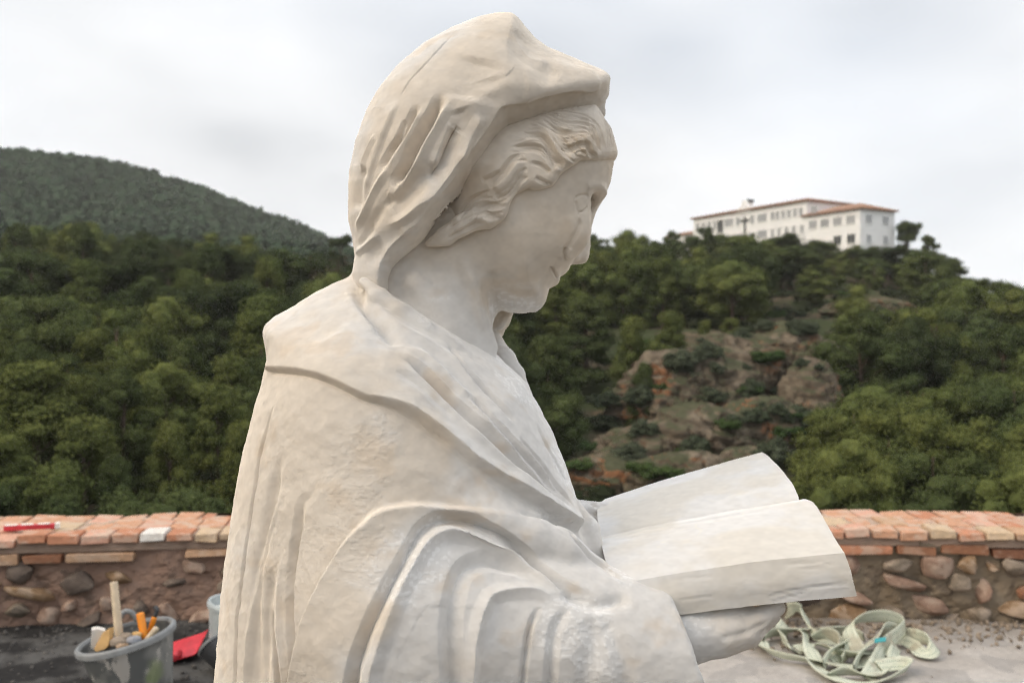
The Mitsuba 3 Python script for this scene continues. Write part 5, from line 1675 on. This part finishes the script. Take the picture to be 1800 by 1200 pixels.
ARM_STROKES = [
    ('step', [(516, 1196), (534, 1112), (548, 1066), (576, 1005), (607, 953), (640, 918), (662, 900), (695, 890), (730, 886), (782, 890), (870, 897), (935, 905)], 8, 20, {'wl': 44, 'dip': 0.5, 'ends': (0.02, 0.25)}),
    ('vee', [(900, 897), (947, 903), (996, 925), (1019, 955), (1053, 990), (1107, 1026)], 7, 8),
    ('vee', [(621, 1193), (635, 1140), (656, 1088), (688, 1025), (709, 988), (726, 956), (742, 932), (768, 916), (821, 918), (863, 934), (898, 955), (940, 990), (975, 1017), (1010, 1040), (1060, 1058)], 13, 21, {'ends': (0.03, 0.1)}),
    ('roof', [(652, 1190), (668, 1130), (690, 1070), (716, 1012), (747, 958), (785, 938), (835, 946), (877, 962), (922, 995), (975, 1030), (1010, 1062)], 17, 13, {'pow': 1.3}),
    ('vee', [(796, 1196), (793, 1112), (796, 1060), (810, 1010), (836, 990), (870, 988), (926, 1004), (960, 1030)], 18, 16),
    ('roof', [(828, 1190), (835, 1120), (850, 1068), (872, 1044), (940, 1038), (985, 1054)], 15, 12, {'pow': 1.3}),
    ('vee', [(919, 1196), (929, 1116), (942, 1078), (958, 1062)], 6, 9),
    ('vee', [(968, 1180), (975, 1112), (990, 1082), (1008, 1062)], 11, 9),
    ('groove', [(1030, 1190), (1045, 1140), (1040, 1100), (1026, 1080)], 14, 7),
    ('groove', [(1100, 1190), (1090, 1140), (1068, 1096), (1050, 1076)], 12, 6),
    ('groove', [(1110, 1046), (1060, 1062), (1020, 1056), (985, 1036)], 10, 12),
]
obj('cloak', carve(m, BODY_STROKES + ARM_STROKES, 2.4, 12), 'stone', stat, True)
def hand_sdf(x, v, p):
    f = chain(x, v, p, [seen(1150, 1118, 205), seen(1205, 1112, 205), seen(1262, 1106, 200), seen(1300, 1100, 196)], [46, 46, 42, 38])
    f = smin(f, cap(x, v, p, seen(1215, 1128, 185), seen(1262, 1118, 170), 34, 30), 14)
    fingers = [([(1285, 1098, 214), (1330, 1088, 214), (1366, 1068, 208)], [21, 17, 13]),
               ([(1282, 1112, 190), (1326, 1102, 186), (1358, 1082, 176)], [21, 18, 13]),
               ([(1276, 1118, 160), (1316, 1112, 150), (1346, 1094, 140)], [21, 18, 13]),
               ([(1268, 1118, 128), (1300, 1114, 116), (1324, 1098, 108)], [20, 17, 12])]
    for pts, r in fingers:
        f = smin(f, chain(x, v, p, [seen(*q) for q in pts], r), 7)
    return smin(f, chain(x, v, p, [seen(1205, 1092, 170), seen(1235, 1066, 140), seen(1270, 1052, 120)], [26, 18, 13]), 8)


m = to_mesh(*(lambda v, f: (relax(v, f, 2), f))(*surface(hand_sdf, (1040, 30, 980), (1340, 280, 1180), 2.6)))
HAND_STROKES = [('groove', [(1262, 1124), (1300, 1114), (1332, 1102), (1356, 1090)], 5, 3), ('groove', [(1300, 1076), (1312, 1090), (1310, 1104)], 5, 2)]
obj('hand', carve(m, HAND_STROKES, 2.6, 21), 'stone', stat, True)


def far_sdf(x, v, p):
    f = chain(x, v, p, [seen(900, 1010, -150), seen(985, 925, -215), seen(1058, 915, -190)], [70, 58, 36])
    return f


m = to_mesh(*(lambda v, f: (relax(v, f, 2), f))(*surface(far_sdf, (800, -340, 780), (1180, -40, 1140), 4.0)))
obj('far_sleeve', carve(m, [('vee', [(1008, 884), (1030, 880), (1052, 892)], 6, 8), ('vee', [(1010, 868), (1030, 866), (1050, 876)], 4, 4), ('groove', [(1014, 905), (1035, 900), (1056, 906)], 7, 7)], 2, 4), 'stone', stat, True)


def lapel_sdf(x, v, p):
    f = chain(x, v, p, [seen(850, 575, -78), seen(868, 604, -70), seen(888, 632, -58), (906, -44, 660), seen(924, 684, -24)], [15, 18, 19, 17, 8])
    g = chain(x, v, p, [seen(893, 540, -74), seen(882, 562, -80), seen(872, 584, -84), seen(866, 600, -84)], [14, 15, 13, 8])
    g = smin(g, cap(x, v, p, seen(897, 545, -60), seen(880, 572, -66), 8, 8), 2)
    g = smin(g, cap(x, v, p, seen(878, 550, -66), seen(870, 582, -72), 8, 7), 2)
    return smin(f, g, 4)


m = to_mesh(*(lambda v, f: (relax(v, f, 2), f))(*surface(lapel_sdf, (820, -120, 510), (960, 20, 720), 2.2)))
obj('far_collar', carve(m, [('groove', [(858, 608), (872, 640), (898, 668), (918, 688)], 9, 6)], 1.5, 6), 'stone', stat, True)

# lower robe, below the waist, down to the terrace
rows = []
for t in np.linspace(0, 1, 40):
    p_ = 1400 + (600 + ZC / S - 1400) * t
    th = np.linspace(0, 2 * np.pi, 160, endpoint=False)
    rx, rv = 400 + 40 * t - 20 * math.sin(3 * t), 318 + 60 * t
    fold = 1 + 0.035 * np.sin(11 * th + 1.2 * np.sin(2 * th)) * min(1, 0.4 + t) + 0.02 * np.sin(23 * th + 2)
    rows.append(np.stack([775 + rx * fold * np.cos(th), rv * fold * np.sin(th), np.full(160, p_)], 1))
V = np.vstack(rows + [[[775, 0, 1400]], [[775, 0, rows[-1][0, 2]]]])
F = []
for i in range(39):
    for j in range(160):
        a, b = i * 160 + j, i * 160 + (j + 1) % 160
        F += [[a, b, b + 160], [a, b + 160, a + 160]]
n_ = 40 * 160
F += [[n_, (j + 1) % 160, j] for j in range(160)] + [[n_ + 1, 39 * 160 + j, 39 * 160 + (j + 1) % 160] for j in range(160)]
obj('lower_robe', to_mesh(V, np.array(F)), 'stone', stat, 40)

# ---- the open book
LOOP = [((1063, 877), (1341, 794), 1.205), ((1052, 886), (1352, 802), 1.185), ((1050, 896), (1372, 822), 1.14), ((1051, 918), (1394, 850), 1.085),
        ((1055, 938), (1404, 872), 1.052), ((1056, 944), (1406, 879), 1.045), ((1056, 948), (1416, 877), 1.033), ((1057, 953), (1432, 884), 1.012), ((1060, 968), (1450, 912), 0.975),
        ((1066, 990), (1468, 944), 0.940), ((1076, 1026), (1486, 970), 0.908), ((1094, 1060), (1499, 1010), 0.903), ((1108, 1094), (1508, 1047), 0.905),
        ((1092, 1050), (1470, 1000), 0.97), ((1078, 1010), (1432, 948), 1.045), ((1070, 962), (1400, 890), 1.11), ((1066, 915), (1352, 838), 1.20)]
sharp = {0, 5, 10, 12, 14, 16}
ends = [np.array([at(*q[k], q[2]) for q in LOOP]) for k in (0, 1)]


def resample(loop, step=0.0016):
    out = []
    n = len(loop)
    order = sorted(sharp)
    for a, b in zip(order, order[1:] + [order[0] + n]):
        seg = np.array([loop[i % n] for i in range(a, b + 1)])
        out.append(seg)
    return out


segs = [resample(e) for e in ends]
left, right = [], []
for sa, sb in zip(*segs):
    k = max(4, int(np.linalg.norm(np.diff(sb, axis=0), axis=1).sum() / 0.0018))
    for src, dst in ((sa, left), (sb, right)):
        fine = spline(src, 1e-5 + np.linalg.norm(np.diff(src, axis=0), axis=1).sum() / 400)
        s = np.linspace(0, 1, k, endpoint=False)
        q = np.linspace(0, 1, len(fine))
        dst.append(np.stack([np.interp(s, q, fine[:, c]) for c in range(3)], 1))
left, right = np.vstack(left), np.vstack(right)
NB, NU = len(left), 130
V = np.vstack([left + (right - left) * t for t in np.linspace(0, 1, NU)])
tt = np.repeat(np.linspace(0, 1, NU), NB)
mid = 0.5 * (left + right).mean(0)
V[:, 2] += 0.0022 * np.sin(tt * np.pi) - 0.0016 * (meshkit.fbm(V * 22, 3, 5) - 0.5) - 0.0003 * (meshkit.fbm(V * 140, 3, 9) - 0.5) * 2
V[:, 1] += 0.0014 * (meshkit.fbm(V * 60 + 3, 3, 6) - 0.5)
edge = np.clip((tt - 0.985) / 0.015, 0, 1)
V[:, 0] -= edge * 0.0016 * meshkit.fbm(V * 70, 3, 3)
F = []
ii, jj = np.meshgrid(np.arange(NU - 1), np.arange(NB), indexing='ij')
a, b = (ii * NB + jj).ravel(), (ii * NB + (jj + 1) % NB).ravel()
F = np.vstack([np.stack([a, b, b + NB], 1), np.stack([a, b + NB, a + NB], 1)])
for row, flip in ((0, False), (NU - 1, True)):      # end caps
    ring = np.arange(NB) + row * NB
    poly = np.stack([V[ring, 1], V[ring, 2]], 1)
    tri = trimesh.creation.triangulate_polygon(Polygon(poly).buffer(0), engine='earcut') if False else None
    c = len(V)
    half = NB // 2
    pairs = []
    i0, i1 = 0, NB - 1
    while i1 - i0 > 1:
        if (i1 - i0) % 2:
            pairs.append([ring[i0], ring[i0 + 1], ring[i1]])
            i0 += 1
        else:
            pairs.append([ring[i0], ring[i1 - 1], ring[i1]])
            i1 -= 1
    pairs = np.array(pairs)
    F = np.vstack([F, pairs if flip else pairs[:, ::-1]])
m = trimesh.Trimesh(V, F, process=False)
if m.volume < 0:
    m.invert()
BOOK_STROKES = [('vee', [(1156, 1026), (1210, 1016), (1262, 1012)], 2.0, 1.6), ('vee', [(1372, 994), (1420, 988), (1462, 981)], 2.2, 2.2), ('vee', [(1395, 1000), (1430, 998), (1470, 990)], 1.8, 1.6),
                ('vee', [(1340, 1052), (1380, 1040), (1440, 1030), (1500, 1022)], 2.4, 2.4), ('vee', [(1352, 1060), (1400, 1044), (1430, 1038)], 2, 1.8), ('vee', [(1190, 1056), (1240, 1048), (1262, 1042)], 2, 1.4),
                ('groove', [(1060, 950), (1140, 930), (1260, 910), (1395, 887)], 9, 1.5), ('ridge', [(1110, 1004), (1200, 984), (1300, 970), (1420, 950)], 22, 2.2),
                ('groove', [(1200, 905), (1280, 870), (1380, 846)], 16, 2)]
obj('book', carve(m, BOOK_STROKES, 0.0, 2), 'book_stone', stat, 35, label='open stone book held in front of the chest')
# ------------------------------------------------------------------ the air
scene['haze_air'] = {'type': 'homogeneous', 'albedo': {'type': 'rgb', 'value': (0.95, 0.95, 0.95)}, 'sigma_t': 0.0002}
scene['haze'] = {'type': 'cube', 'to_world': T().translate([0, 0, 45]).scale([1300, 1300, 175]), 'bsdf': {'type': 'null'}, 'interior': {'type': 'ref', 'id': 'haze_air'}}
scene['camera']['medium'] = {'type': 'ref', 'id': 'haze_air'}
labels['haze'] = {'label': 'thin grey haze between the terrace and the far hills', 'category': 'haze', 'kind': 'stuff'}
